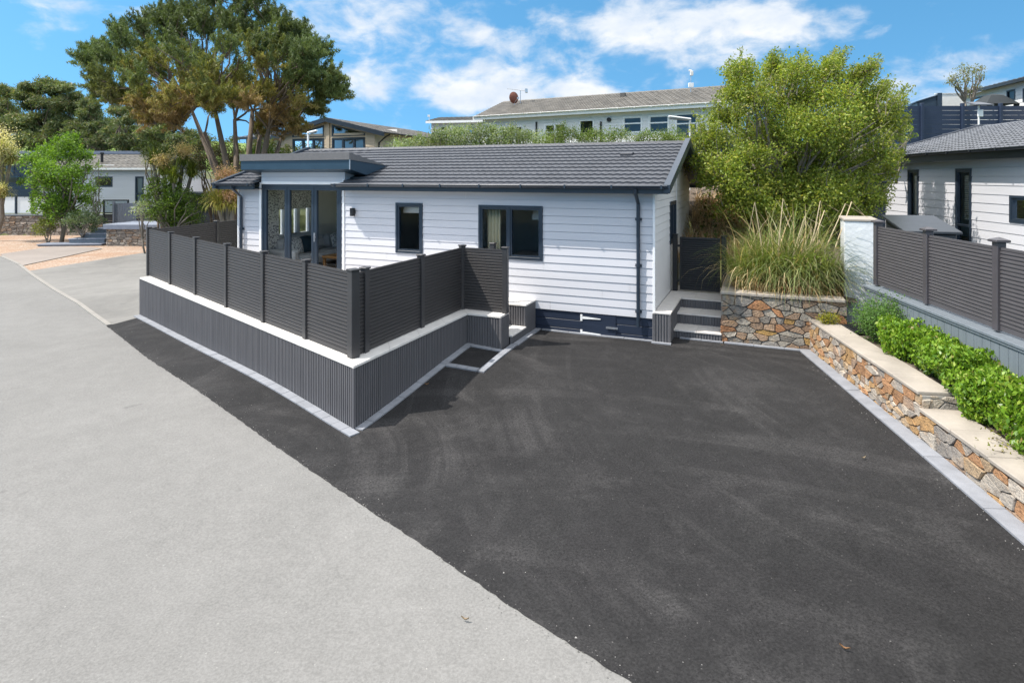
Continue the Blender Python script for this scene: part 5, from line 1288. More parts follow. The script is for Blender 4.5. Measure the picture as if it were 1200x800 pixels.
def bushy(name, label, cat, base, clumps, per, lsize, cols, wts, trunk_mat=None, rad0=.12, seed=1, sub=9, sg=.26, aspect=.5, mat=None, up=.3, forkh=.35, grp=None, nf=3, flat=1.0, crown='crown', var=.22):
    r = np.random.default_rng(seed); rnd = random.Random(seed); t = thing(name, label, cat, F(base, 0), (0,0,0), grp)
    P, ci, sc = clump_points(r, clumps, per, sub, sg, flat); tone = np.array([rnd.uniform(.78,1.2) for _ in clumps])[ci][:,None]
    leaf_cards(crown, P, r, lsize, aspect, palette(r, len(P), cols, wts, var)*tone, mat or m_leaf, t, up)
    cx = sum(c[0] for c in clumps)/len(clumps); cy = sum(c[1] for c in clumps)/len(clumps); cz = sum(c[2] for c in clumps)/len(clumps)
    b0 = Vector(base); fk = [(b0.lerp(Vector((cx,cy,cz)), forkh)+Vector((rnd.uniform(-.3,.3)*rad0*8, rnd.uniform(-.3,.3)*rad0*8, rnd.uniform(-.2,.2)*rad0*4)), rad0*rnd.uniform(.55,.8)) for _ in range(nf)]
    tb = branch_tree(b0, fk, [c[:3] for c in clumps], rad0, rnd, 5)
    for q in sc[::2]:
        p = Vector(q); c = min(clumps, key=lambda k: (Vector(k[:3])-p).length); tb.tube([Vector(c[:3]), p], [rad0*.12,.006], 4, cap=False)
    tb.build('trunk', trunk_mat or m_bark, t, smooth=True); return t
def px_clumps(lst, Y, depth, seed, rep=2, cen=None, scale=1.0):
    rnd = random.Random(seed); out = []
    xs = [p[0] for p in lst]; ys = [p[1] for p in lst]; cx, cy = (min(xs)+max(xs))/2, (min(ys)+max(ys))/2; hx, hy = (max(xs)-min(xs))/2+8, (max(ys)-min(ys))/2+8
    for (x, y, q) in lst:
        for s in range(rep):
            h = math.sqrt(max(.05, 1.0-((x-cx)/hx)**2*.8-((y-cy)/hy)**2*.5)); YY = Y+rnd.uniform(-1,1)*depth*h
            out.append((*at(x+rnd.uniform(-4,4), y+rnd.uniform(-4,4), YY), q*Y/FPX*rnd.uniform(.85,1.15)*scale))
    return out
# large leafy tree by the gate
lst = [(838,165,15),(836,195,12),(822,168,13),(816,192,11),(828,212,10),(850,140,18),(862,112,18),(850,205,20),(858,232,11),(872,90,14),(885,120,22),(880,160,24),(878,200,24),(868,238,20),(905,95,18),(915,130,24),(912,170,26),(908,212,24),(898,250,18),(938,88,18),(945,120,24),(945,160,26),(942,200,26),(935,240,20),(968,85,16),(975,112,22),(978,150,24),(975,190,24),(970,228,22),(1000,95,14),(1005,125,20),(1010,160,20),(1008,200,20),(1000,235,18),(1028,115,13),(1032,150,14),(1030,185,15),(1022,215,14),(1045,130,9),(1048,160,9),(985,258,15),(1010,262,13),(955,262,15),(920,268,12),(1032,238,10),(1040,200,9),(882,262,12),(895,275,12),(935,280,12),(965,282,12),(1000,280,11),(905,78,10),(980,76,10),(1015,84,10),(860,92,9)]
cl = px_clumps(lst, 15.0, 2.0, 21)
bp = H.pt(2.2, 4.6); bzz = float(bank_z(np.array([bp[0]]), np.array([bp[1]]))[0])-.1
gt_ = bushy('leafy_tree', 'large yellow green leafy tree filling the bank between the two lodges', 'tree', (bp[0], bp[1], bzz), cl + px_clumps([(850,205,20),(868,225,20),(890,215,22),(915,225,22),(940,215,22),(965,225,22),(990,215,20),(1010,230,18),(880,245,18),(910,252,18),(945,255,18),(975,255,18),(1000,258,16),(900,185,18),(950,180,20),(930,150,18),(980,175,18),(870,180,18)], 13.7, .35, 22, 1), 6600, .064, [(.19,.235,.034),(.145,.195,.032),(.25,.265,.048),(.095,.14,.025),(.30,.26,.06)], [4,4,3,2,.6], m_greybark, .075, 31, 16, .30, .55, up=.1, forkh=.30, nf=6)
# upright, wind-blown shoots carrying most of the leaves
r = np.random.default_rng(8); rnd = random.Random(8); PP = []; tb = MB()
for k in range(1500):
    c = cl[rnd.randrange(len(cl))]; d0 = unit(r, 1)[0]; s = np.array(c[:3]) + d0*c[3]*rnd.uniform(.1, 1.0); top = (s[2]-3.0)/3.2
    L = rnd.uniform(.35,.8)*(1-.38*min(1, max(0, top))) if k > 130 else rnd.uniform(.45,.95)
    if k <= 130:
        x = rnd.uniform(856, 1046); s = np.array(at(x, 98+(abs(x-945)/95)**2*26, 15+rnd.uniform(-1.4,1.4)))-np.array([0,0,.25])
    out = (s[0]-7.3)*.16; lean = rnd.uniform(.05,.45)+out; ly = rnd.uniform(-.25,.25); bend = rnd.uniform(-.12,.12)
    path = [(s[0]+lean*L*(q**1.35)+bend*math.sin(3*q), s[1]+ly*L*q, s[2]+L*q*(1-.12*q)) for q in (0,.33,.66,1)]
    if k % 2 == 0 or k <= 130: tb.tube(path, [.009,.007,.005,.0025], 4, cap=False)
    m = int((62 if k > 130 else 75)*L); q = r.random(m)**.85; i = np.minimum((q*3).astype(int), 2); fr = (q*3-i)[:,None]; A = np.array(path)
    PP.append(A[i]*(1-fr)+A[i+1]*fr + r.normal(size=(m,3))*(.055*(1.15-q)[:,None]+.012))
P = np.concatenate(PP); leaf_cards('shoot_leaves', P, r, .062, .5, palette(r, len(P), [(.21,.25,.040),(.16,.205,.036),(.27,.275,.058),(.11,.15,.028)], [3,3,1.6,1]), m_leaf, gt_, .2); tb.build('shoots', m_greybark, gt_)

# pampas / sedge clump
def blades(name, base_pts, r, nL, Lr_, wd, cols, wts, mat, parent, lean=(.3,1.0), segs=6, basez=None, droop=1.0):
    n = len(base_pts); az = r.uniform(0, 2*np.pi, n); L = r.uniform(*Lr_, n); ln = r.uniform(*lean, n)*droop; D_ = np.stack([np.cos(az), np.sin(az)], 1)
    t = np.linspace(0, 1, segs+1); th = (np.pi/2)-ln[:,None]*(.25+1.25*t[None,:]**1.4)
    dx = np.cos(th)*L[:,None]/segs; dz = np.sin(th)*L[:,None]/segs; hx = np.cumsum(dx, 1)-dx[:,:1]; hz = np.cumsum(dz, 1)-dz[:,:1]
    C = np.stack([base_pts[:,0:1]+D_[:,0:1]*hx, base_pts[:,1:2]+D_[:,1:2]*hx, base_pts[:,2:3]+hz], 2)
    side = np.stack([-D_[:,1], D_[:,0], np.zeros(n)], 1)[:,None,:]; w = wd*(1-.93*t**1.6)[None,:,None]*r.uniform(.6,1.3,(n,1,1))
    V = np.stack([C-side*w, C+side*w], 2).reshape(n, -1, 3); k = 2*(segs+1)
    q = np.array([[2*i, 2*i+1, 2*i+3, 2*i+2] for i in range(segs)]); Fs = (q[None]+np.arange(n)[:,None,None]*k).reshape(-1, 4)
    c = palette(r, n, cols, wts); return raw_mesh(name, V.reshape(-1, 3), Fs, mat, parent, np.repeat(c, k, axis=0))
r = np.random.default_rng(4)
pg = thing('pampas_grass', 'big clump of green and straw coloured pampas grass above the dark jointed stone wall', 'grass clump', H, (2.25, 1.4, 1.1))
def base_cloud(n, cx, cy, rx, ry, f, zf):
    a = r.uniform(0, 2*np.pi, n); q = np.sqrt(r.random(n)); x = cx+rx*q*np.cos(a); y = cy+ry*q*np.sin(a); W_ = np.array([f.pt(a_, b_) for a_, b_ in zip(x, y)]); W_[:,2] = zf(W_[:,0], W_[:,1])-.03; return W_
GR_ = [(.115,.155,.042),(.15,.18,.055),(.085,.12,.033),(.23,.21,.09)]
blades('green_blades', base_cloud(1300, 2.2, 1.5, .62, .5, H, bank_z), r, 0, (.9,1.85), .0085, GR_, [3,3,2,1.0], m_blade, pg, (.4,2.1))
blades('green_blades', base_cloud(500, 2.5, 1.2, .5, .35, H, bank_z), r, 0, (1.0,1.8), .0075, [(.14,.175,.06),(.18,.20,.08)], [3,2], m_blade, pg, (.9,1.9))
blades('green_blades', base_cloud(850, 1.70, 1.15, .38, .3, H, bank_z), r, 0, (.45,1.15), .0085, [(.15,.19,.035),(.20,.22,.05),(.11,.15,.03)], [3,3,2], m_blade, pg, (.15,1.2))
blades('green_blades', base_cloud(500, 2.85, 1.3, .25, .35, H, bank_z), r, 0, (.7,1.5), .008, [(.13,.165,.06),(.17,.19,.09),(.22,.22,.12)], [3,2,1], m_blade, pg, (.7,1.9))
blades('straw_blades', base_cloud(55, 2.1, 1.4, .65, .5, H, bank_z), r, 0, (1.0,1.85), .011, [(.50,.40,.24),(.42,.30,.16),(.56,.48,.32)], [3,2,2], m_blade, pg, (.1,1.0))
blades('straw_blades', base_cloud(260, 2.1, 1.4, .8, .5, H, bank_z), r, 0, (.9,1.5), .010, [(.50,.40,.24),(.42,.30,.16),(.36,.26,.13)], [3,2,2], m_blade, pg, (.8,2.0))
blades('straw_blades', base_cloud(1500, 2.2, 1.05, .88, .34, H, bank_z), r, 0, (.3,.85), .0065, [(.42,.30,.16),(.32,.20,.10),(.52,.42,.27),(.22,.13,.07)], [3,2,2,1], m_blade, pg, (.7,2.1))
# thick straw stems, snapped over
tb = MB(); rr_ = random.Random(77)
for k in range(13):
    x, y = rr_.uniform(1.7, 2.9), rr_.uniform(1.1, 1.7); p = Vector(H.pt(x, y, 0)); p.z = float(bank_z(np.array([p.x]), np.array([p.y]))[0]); aa = rr_.uniform(-.6,.9); hgt = rr_.uniform(.9, 1.75); d = Vector((math.cos(aa)*rr_.choice([1,1,-1]), rr_.uniform(-.4,.4), 0))
    k1 = p+d*hgt*rr_.uniform(.1,.4)+Vector((0,0,hgt)); k2 = k1+d*rr_.uniform(.1,.4)-Vector((0,0,rr_.uniform(.15,.6))); tb.tube([p, p.lerp(k1,.5)+Vector((0,0,.06)), k1, k2], [.012,.011,.009,.005], 5, cap=False)
tb.build('straw_stems', M('straw', (.52,.42,.27), .7, .2, 6), pg)
# broad-leaved weeds growing through it
nn = 1700; q = base_cloud(nn, 2.45, 1.0, .6, .25, H, bank_z); q[:,2] += r.random(nn)**1.5*.75; leaf_cards('weeds', q, r, .055, .65, palette(r, nn, [(.17,.22,.03),(.13,.18,.03),(.23,.25,.05)], [3,3,1]), m_leaf, pg, .4)
# brown dead growth on the bank by the gate (ground cover)
n = 6000; x = r.uniform(.1, 2.4, n); y = r.uniform(2.75, 6.5, n); q = np.array([H.pt(a, b_) for a, b_ in zip(x, y)]); q[:,2] = bank_z(q[:,0], q[:,1])-.02
o = blades('dead_bracken', q, r, 0, (.2,.6), .009, [(.46,.31,.20),(.34,.22,.14),(.56,.42,.29),(.24,.16,.10)], [3,3,2,1], m_blade, None, (.5,2.0)); tag(o, 'tangle of dead brown bracken on the bank behind the black gate', 'dead growth', None, 'stuff')
n = 2500; x = r.uniform(.3, 3.6, n); y = r.uniform(3.2, 9, n); q = np.array([H.pt(a, b_) for a, b_ in zip(x, y)]); q[:,2] = bank_z(q[:,0], q[:,1])+.1+r.random(n)*.2
o = leaf_cards('ground_cover', q, r, .09, .6, palette(r, n, [(.07,.10,.02),(.10,.13,.03),(.20,.14,.07)], [3,3,1]), m_leaf, None, .6); tag(o, 'low green and brown ground cover on the bank under the leafy tree', 'ground cover', None, 'stuff')
# grassy litter at the foot of the pampas
n = 900; x = r.uniform(1.25, 3.1, n); y = r.uniform(.74, 1.1, n); q = np.array([H.pt(a, b_) for a, b_ in zip(x, y)]); q[:,2] = bank_z(q[:,0], q[:,1])
o = blades('straw_litter', q, r, 0, (.12,.35), .005, [(.45,.33,.19),(.35,.22,.12),(.14,.15,.05)], [3,2,1], m_blade, None, (1.0,2.4)); tag(o, 'dry straw litter along the top of the dark jointed stone wall', 'litter', None, 'stuff')

# clipped green hedge beside the right wall, and the plants around it
r = np.random.default_rng(14); rnd = random.Random(14)
hd = thing('hedge', 'bright green clipped hedge between the sandstone coping and the right deck', 'hedge', F((5.3, 7, .6), 0))
def bl2(a, off): return fo.pt(a, toR*off)
PP = []; tb = MB()
a = 1.75
while a < 8.8:
    top = 1.20 - .02*(a-1.7) if a < 3.4 else 1.12-.012*(a-3.4)
    zb0 = .73 if a < LSPLIT else .57
    for s in range(10):
        aa = a+rnd.uniform(-.16,.16); off = .72+rnd.uniform(-.33,.30); zc = rnd.uniform(zb0+.12, top-.05); p = bl2(aa, off); n_ = 300
        d = unit(r, n_); PP.append(np.array([p[0],p[1],zc]) + d*(.11+.06*r.random((n_,1)))*np.array([1,1,.9]))
    p = bl2(a, .72); tb.tube([(p[0],p[1],zb0-.05),(p[0]+.03,p[1],top-.15)], [.018,.008], 5); a += .13
P = np.concatenate(PP); axx = unit(r, len(P)); axx[:,2] = np.abs(axx[:,2])
leaf_cards('foliage', P, r, .052, .56, palette(r, len(P), [(.13,.235,.02),(.18,.285,.028),(.07,.14,.015),(.25,.32,.05),(.19,.16,.05)], [4,3,2.6,1.0,.2]), m_glossleaf, hd, .35, axis=axx, fold=.08); tb.build('stems', m_bark, hd)
def small_plant(name, label, cat, p, rx, h, n, ls, cols, wts, seed, asp=.45, mat=None, nst=16):
    r = np.random.default_rng(seed); rnd = random.Random(seed); t = thing(name, label, cat, F(p, 0)); tb = MB(); PP = []
    for k in range(nst):
        aa = rnd.uniform(0, 6.28); q = math.sqrt(rnd.random())*rx; L = h*rnd.uniform(.6,1.0)*(1-.35*(q/rx)**2); e = Vector((p[0]+q*math.cos(aa), p[1]+q*math.sin(aa), p[2]+L)); s = Vector((p[0]+q*.3*math.cos(aa), p[1]+q*.3*math.sin(aa), p[2])); m = s.lerp(e,.5)+Vector((0,0,.1*L)); tb.tube([s,m,e], [.007,.005,.003], 4, cap=False)
        u = r.random((n//nst,1))**.6; A = np.array(s)*(1-u)**2+2*np.array(m)*u*(1-u)+np.array(e)*u*u; PP.append(A + r.normal(size=A.shape)*rx*.17)
    P = np.concatenate(PP); P[:,2] = np.maximum(P[:,2], p[2]+.01); leaf_cards('leaves', P, r, ls, asp, palette(r, len(P), cols, wts), mat or m_leaf, t, .35); tb.build('stems', m_greybark, t); return t
p = bl2(1.12, .72); small_plant('feathery_plant', 'feathery mid green plant beside the white rendered pillar, at the start of the hedge', 'plant', (p[0],p[1],.74), .47, .74, 11000, .036, [(.10,.19,.045),(.13,.23,.06),(.07,.135,.03)], [3,2,2], 41, .4, nst=52)
p = bl2(2.75, .52); small_plant('silvery_plant', 'greyish green spiky plant growing in the middle of the hedge front', 'plant', (p[0],p[1],.74), .17, .48, 1500, .045, [(.15,.21,.11),(.19,.25,.14),(.10,.16,.06)], [3,2,2], 42, .3, nst=18)
p = H.pt(2.88, .20); small_plant('stonecrop', 'yellow green stonecrop in the inner corner of the two stone walls', 'plant', (p[0],p[1],.80), .19, .17, 1300, .025, [(.24,.24,.02),(.33,.28,.03),(.15,.18,.02)], [3,2,2], 43, .5, nst=24)
for i, (aa, oo, lab) in enumerate(((4.6,.46,'low yellowing weeds at the hedge foot just below the step in the wall coping'),(6.0,.48,'sparse yellow green weeds at the hedge foot further towards the viewer'))):
    p = bl2(aa, oo); small_plant('weeds', lab, 'weeds', (p[0],p[1],.58), .42, .12, 900, .03, [(.20,.20,.03),(.13,.17,.03),(.26,.21,.07)], [3,2,1], 44+i, .5, nst=30)

# hedges and shrubs on the terrace behind the lodge
def hedge_row(name, label, pxs, ytop, Y, cols, wts, seed, ls=.07, rad=.42, mat=None, zlow=3.4, per=2600, wob=.25):
    rnd = random.Random(seed); cl = []
    for (x, yt) in zip(pxs, ytop):
        p = at(x, yt, Y+rnd.uniform(-.4,.4)); z = p[2]-rad*.7
        while z > zlow: cl.append((p[0]+rnd.uniform(-.2,.2), p[1]+rnd.uniform(-.4,.4), z+rnd.uniform(-wob,wob)*.4, rad*rnd.uniform(.75,1.2))); z -= rad*1.1
    c = cl[0]; xm = sum(q[0] for q in cl)/len(cl); ym = sum(q[1] for q in cl)/len(cl)
    r = np.random.default_rng(seed); t = thing(name, label, 'hedge', F((xm, ym, 3.2), 0)); P, ci, sc = clump_points(r, cl, per, 9, .25); tone = np.array([rnd.uniform(.75,1.25) for _ in cl])[ci][:,None]
    leaf_cards('foliage', P, r, ls, .42, palette(r, len(P), cols, wts)*tone, mat or m_leaf, t, .5)
    tb = MB()
    for q in cl: tb.tube([(q[0],q[1],3.0),(q[0]+.05,q[1],q[2])], [.03,.012], 5, cap=False)
    tb.build('stems', m_greybark, t); return t
hx = list(range(648, 806, 7)); hedge_row('hedge', 'clipped green hedge behind the white lodge roof, below the long white bungalow', hx, [154.5+rnd.uniform(-1.5,1.5) for _ in hx], 24.0, [(.09,.14,.03),(.13,.18,.045),(.07,.10,.025),(.20,.21,.10)], [3,3,2,1.2], 51)
hx = list(range(470, 655, 8)); tops = [166,162,160,163,161,158,154,150,149,152,149,147,150,152,148,150,155,153,151,156,157,160,161,160]
hedge_row('shrub_row', 'row of silvery grey green shrubs behind the lodge roof, left of the clipped hedge', hx, tops[:len(hx)], 24.6, [(.20,.235,.15),(.26,.29,.20),(.14,.18,.08),(.10,.15,.04)], [3,2,2,2], 52, .09, .42)
hx = list(range(296, 338, 7)); hedge_row('hedge', 'small green hedge under the pine, left of the beige gable house', hx, [176,174,173,174,176,177], 27.5, [(.08,.13,.02),(.11,.17,.03)], [2,2], 53, .08, .4, zlow=2.6)
# wind-blown small tree top right
cl = px_clumps([(1118,92,7),(1130,86,8),(1142,84,7),(1148,92,6),(1136,97,9),(1124,102,7),(1145,104,6),(1134,110,7),(1112,98,4),(1152,82,4)], 30.5, .5, 61)
bp = at(1135, 150, 30.5); bushy('small_tree', 'small sparse wind-blown tree above the navy fence at top right', 'tree', bp, cl, 750, .11, [(.16,.165,.07),(.12,.13,.05),(.22,.2,.1)], [3,2,1], m_greybark, .08, 62, 7, .3, .4, forkh=.55)
cl = px_clumps([(1057,152,8),(1050,160,8),(1066,158,6),(1042,150,8)], 17.5, .6, 63); bushy('shrub', 'small green shrub between the leafy tree and the end of the right lodge roof', 'shrub', at(1050,215,17.5), cl, 1800, .08, [(.10,.15,.025),(.15,.18,.04)], [2,2], m_greybark, .04, 64, 7)
# background pines, left
PN = [((.075,.105,.042),3),((.105,.135,.055),3),((.15,.16,.07),2),((.18,.155,.08),.8)]
pn = [
 ([(-8,120,14),(8,112,12),(5,135,16),(-10,150,18),(12,150,16),(0,165,18)], 62, 'background pine cut by the left picture edge'),
 ([(30,118,12),(38,108,10),(52,104,12),(66,102,12),(78,106,11),(88,118,10),(45,125,16),(65,122,16),(82,132,13),(36,142,16),(58,145,18),(78,150,15),(40,162,16),(62,166,16),(30,172,14),(50,176,14),(72,174,14),(92,150,12),(92,168,12)], 58, 'broad dark background pine with rounded crown, second from the left edge'),
 ([(104,120,10),(115,112,9),(112,135,13),(100,150,14),(122,150,14),(108,166,14),(96,174,12),(120,172,12),(135,168,12)], 55, 'pale green slender background pine between the broad dark pine and the big spreading pine'),
 ([(140,132,12),(155,142,14),(136,155,14),(160,160,14),(145,170,12)], 50, 'background pine half hidden behind the left side of the big spreading pine'),
 ([(180,140,12),(195,150,14),(178,160,14),(205,165,12),(190,172,12),(222,160,10),(232,172,9),(165,176,12),(150,176,12),(205,178,10)], 48, 'low background pine behind the trunk of the big spreading pine')]
for i, (lst, Y, lab) in enumerate(pn):
    cl = px_clumps(lst, Y, 3, 70+i, 2); xm = sum(q[0] for q in lst)/len(lst); bb = at(xm, 200, Y); z0 = float(terrain(np.array([bb[0]]), np.array([bb[1]]))[0])-.2
    bushy('pine_tree', lab, 'tree', (bb[0], bb[1], z0), cl, 1300, .36, [c for c, _ in PN], [w for _, w in PN], m_bark, .28, 80+i, 10, .22, .22, m_needle, .3, .55, flat=.7)
# leafy bush in front of the white left house
lst = [(72,168,11),(84,166,10),(62,178,13),(80,184,14),(95,182,11),(48,190,13),(66,200,16),(88,204,14),(38,205,12),(52,218,15),(76,222,15),(98,220,10),(32,188,8),(60,238,14),(82,242,13),(42,232,9),(104,200,6),(28,212,6),(66,252,12),(86,254,11),(50,246,9),(98,236,9)]
cl = px_clumps(lst, 30.5, 1.3, 90); bushy('leafy_tree', 'bright green leafy tree in front of the white left house', 'tree', (*at(72,262,30.5)[:2], -.1), cl, 1500, .12, [(.13,.23,.03),(.17,.27,.04),(.085,.16,.02),(.05,.10,.015)], [3,2,2,1], m_greybark, .10, 91, 9)
lst = [(112,196,6),(116,212,7),(110,228,8),(118,240,7),(106,246,8)]
cl = px_clumps(lst, 30.2, .5, 92); bushy('shrub', 'thin sparse shrub right of the bright green leafy tree', 'shrub', (*at(108,262,30.2)[:2], -.1), cl, 700, .09, [(.12,.17,.05),(.09,.14,.035),(.16,.2,.08)], [2,2,1], m_greybark, .04, 93, 6, .35)
lst = [(84,258,10),(96,256,11),(108,258,10),(92,268,9),(112,266,8)]
cl = px_clumps(lst, 29.8, .6, 94); bushy('shrub', 'low grey green rounded shrub beside the blue slate steps', 'shrub', (*at(98,276,29.8)[:2], -.1), cl, 1700, .09, [(.11,.15,.085),(.15,.19,.12),(.07,.10,.05)], [3,2,2], m_greybark, .05, 95, 8)
lst = [(50,262,8),(58,268,8),(46,270,7),(66,264,8)]
cl = px_clumps(lst, 30, .5, 96); bushy('shrub', 'olive green rounded shrub against the pale terrace wall', 'shrub', (*at(56,277,30)[:2], -.1), cl, 1600, .085, [(.13,.15,.03),(.10,.12,.03),(.17,.18,.05)], [3,2,1], m_greybark, .05, 97, 7)
lst = [(176,224,9),(188,228,10),(216,228,9),(226,236,9),(240,236,8),(180,212,7),(170,232,8),(176,238,10),(188,246,11),(200,250,10),(178,256,9),(210,254,9),(224,250,9),(196,260,8),(238,246,9),(232,258,8)]
cl = px_clumps(lst, 26.5, .9, 98); bushy('shrub', 'mixed dark green shrubs at the foot of the ivy clad cordyline', 'shrub', (*at(200,268,26.5)[:2], -.1), cl, 1600, .09, [(.06,.10,.02),(.09,.14,.025),(.13,.2,.03),(.04,.06,.015)], [3,2,1.5,2], m_greybark, .06, 99, 8)
lst = [(168,240,6),(164,250,7),(172,256,6)]
cl = px_clumps(lst, 26.0, .4, 100); bushy('shrub', 'pale silvery spreading shrub left of the dark shrubs behind the deck fence', 'shrub', (*at(170,270,26)[:2], -.1), cl, 1300, .10, [(.20,.25,.14),(.26,.30,.19)], [2,2], m_greybark, .04, 101, 7, .4, .25)
lst = [(168,172,7),(178,176,8),(190,180,8),(202,182,7),(172,182,7),(184,170,6)]
cl = px_clumps(lst, 28.3, .6, 120); bushy('shrub', 'dark green spreading juniper above the ivy clad cordyline', 'shrub', (*at(186,262,28.3)[:2], -.1), cl, 1500, .13, [(.07,.10,.025),(.10,.13,.035),(.14,.15,.05)], [3,2,1], m_bark, .07, 121, 9, .24, .3, m_needle)
# dark undergrowth beneath the pine
lst = [(236,178,10),(252,182,11),(268,186,10),(240,196,11),(258,200,11),(276,198,9),(228,190,8)]
cl = px_clumps(lst, 28.5, 1.0, 102); bushy('shrub', 'brownish dark shrub under the big pine behind the black shed', 'shrub', (*at(252,262,28.5)[:2], -.1), cl, 1000, .14, [(.05,.05,.02),(.09,.065,.03),(.13,.08,.035),(.04,.055,.018)], [3,2,1.5,2], m_bark, .10, 103, 9, .26, .25, m_needle)
lst = [(226,172,10),(244,168,9),(262,172,10),(282,178,9),(300,176,10),(318,172,9),(334,176,8),(236,186,11),(256,190,11),(276,192,10),(296,190,10),(316,188,10),(272,164,7),(312,162,6)]
cl = px_clumps(lst, 33.5, 1.0, 110, 2); bushy('shrub', 'dark evergreen thicket behind the trunk of the big pine', 'shrub', (*at(280,215,33.5)[:2], .8), cl, 1300, .12, [(.05,.075,.02),(.08,.105,.028),(.12,.14,.035),(.10,.075,.035)], [3,3,1.5,1], m_bark, .10, 111, 9, .26, .4)
# cordylines (cabbage palms)
def cordyline(label, px, ybase, Y, heads, zb=-.1, ivy=None, seed=1, green=((.16,.20,.03),(.22,.24,.05),(.10,.14,.025)), plume=(.55,.42,.24)):
    r = np.random.default_rng(seed); rnd = random.Random(seed); bx = at(px, ybase, Y); t = thing('cordyline', label, 'palm', F((bx[0], bx[1], zb), 0)); tb = MB()
    for (x, y, L, pl_) in heads:
        h = at(x, y, Y+rnd.uniform(-.4,.4)); tb.tube([(bx[0],bx[1],zb), ((bx[0]*.4+h[0]*.6), bx[1], h[2]*.55), h], [.14,.10,.07], 8)
        n = 330; blades('leaf_rosette', np.array([h])+r.normal(size=(n,3))*.05, r, 0, (L*.7, L*1.1), .022, list(green), [3,2,2], m_blade, t, (.1,2.2), 5)
        if pl_:
            n = 1500; q = r.normal(size=(n,3))*np.array([.20,.20,.16])*pl_ + np.array([h[0]+rnd.uniform(-.1,.2), h[1]-.25, h[2]+.55*pl_]); leaf_cards('flower_plume', q, r, .07, .5, palette(r, n, [plume, tuple(c*.75 for c in plume), tuple(min(.8,c*1.15) for c in plume)], [2,1,1]), m_leaf, t, .3)
            tb.tube([h, (h[0], h[1]-.25, h[2]+.55*pl_)], [.03,.012], 5)
    tb.build('trunk', m_greybark, t)
    if ivy:
        P = []
        for (x, y, q) in ivy:
            c = at(x, y, Y-.1); n = int(5200*(q*Y/FPX)**2); d = unit(r, n); P.append(np.array(c)+d*(q*Y/FPX)*(.7+.35*r.random((n,1))))
        P = np.concatenate(P); leaf_cards('ivy', P, r, .085, .7, palette(r, len(P), [(.12,.19,.03),(.16,.25,.04),(.08,.13,.02)], [3,2,2]), m_glossleaf, t, .2)
    return t
cordyline('ivy clad cordyline with creamy flower plumes in front of the black shed', 205, 268, 26.8, [(192,203,.95,1.0),(214,192,.95,1.1),(180,192,.8,0),(224,206,.8,0),(203,212,.8,0)], seed=5, ivy=[(200,226,9),(204,234,11),(202,246,12),(208,256,12),(196,238,9),(214,246,9),(206,220,7),(196,214,6),(212,232,9),(188,250,10),(222,252,9)])
cordyline('golden cordyline with drooping yellow leaves behind the left end of the lodge', 268, 270, 24.5, [(262,232,1.1,.95),(272,244,1.0,.9),(256,244,1.0,0),(268,222,1.0,1.1)], seed=6, green=((.30,.27,.06),(.36,.30,.08),(.22,.22,.05)), plume=(.60,.38,.26))
cordyline('pale flowering cordyline at the far left picture edge', -6, 262, 31.0, [(3,184,1.1,1.9),(12,192,1.0,1.3),(-6,206,1.1,1.2),(2,230,.9,.7)], seed=7, green=((.28,.28,.10),(.36,.34,.16),(.2,.22,.07)), plume=(.62,.55,.36))

# loose grit along the joint between road and driveway and at the kerb
r = np.random.default_rng(23); Q = []
E_ = [Vector(p) for p in [ext]+edge[:8]]
for a_1, b_1 in zip(E_[:-1], E_[1:]):
    n = int((b_1-a_1).length*70); t_ = r.random((n,1)); nr_ = Vector((-(b_1-a_1).y, (b_1-a_1).x)).normalized(); d_ = r.normal(size=(n,1))*.035 + (r.random((n,1)) < .3)*r.normal(size=(n,1))*.22
    Q.append(np.array(a_1)*(1-t_)+np.array(b_1)*t_+np.array(nr_)*d_)
q0, q1 = np.array(fW.pt(0,-.26)[:2]), np.array(fW.pt(LTOT,-.26)[:2]); t_ = r.random((220,1)); Q.append(q0*(1-t_)+q1*t_+r.normal(size=(220,2))*.05)
Q = np.concatenate(Q); n = len(Q); zz = g0(Q[:,0], Q[:,1])+.013; sz = r.uniform(.002,.0055,n)*(1+(r.random(n) < .05)*1.0)
base_ = np.array([(-1,-.6,0),(1,-.8,0),(.1,1,0),(0,0,.9)]); an = r.uniform(0,6.28,n); ca1, sa1 = np.cos(an), np.sin(an); V = np.empty((n,4,3))
for k in range(4):
    V[:,k,0] = Q[:,0]+sz*(base_[k,0]*ca1-base_[k,1]*sa1); V[:,k,1] = Q[:,1]+sz*(base_[k,0]*sa1+base_[k,1]*ca1); V[:,k,2] = zz+sz*base_[k,2]
tri = np.array([[0,1,3],[1,2,3],[2,0,3]]); Fs = (tri[None]+np.arange(n)[:,None,None]*4).reshape(-1,3); g_ = r.uniform(.06,.32,(n,1)); cg = np.repeat(np.concatenate([g_, g_*.97, g_*.92],1), 4, axis=0)
m_grit, nt_, b_g = nodes('grit'); at_g = nt_.nodes.new('ShaderNodeAttribute'); at_g.attribute_name = 'Col'; nt_.links.new(at_g.outputs['Color'], b_g.inputs['Base Color']); b_g.inputs['Roughness'].default_value = .9
o = raw_mesh('grit', V.reshape(-1,3), Fs, m_grit, None, cg); tag(o, 'loose grit lying along the joint of the pale road and the dark driveway', 'grit', None, 'stuff')

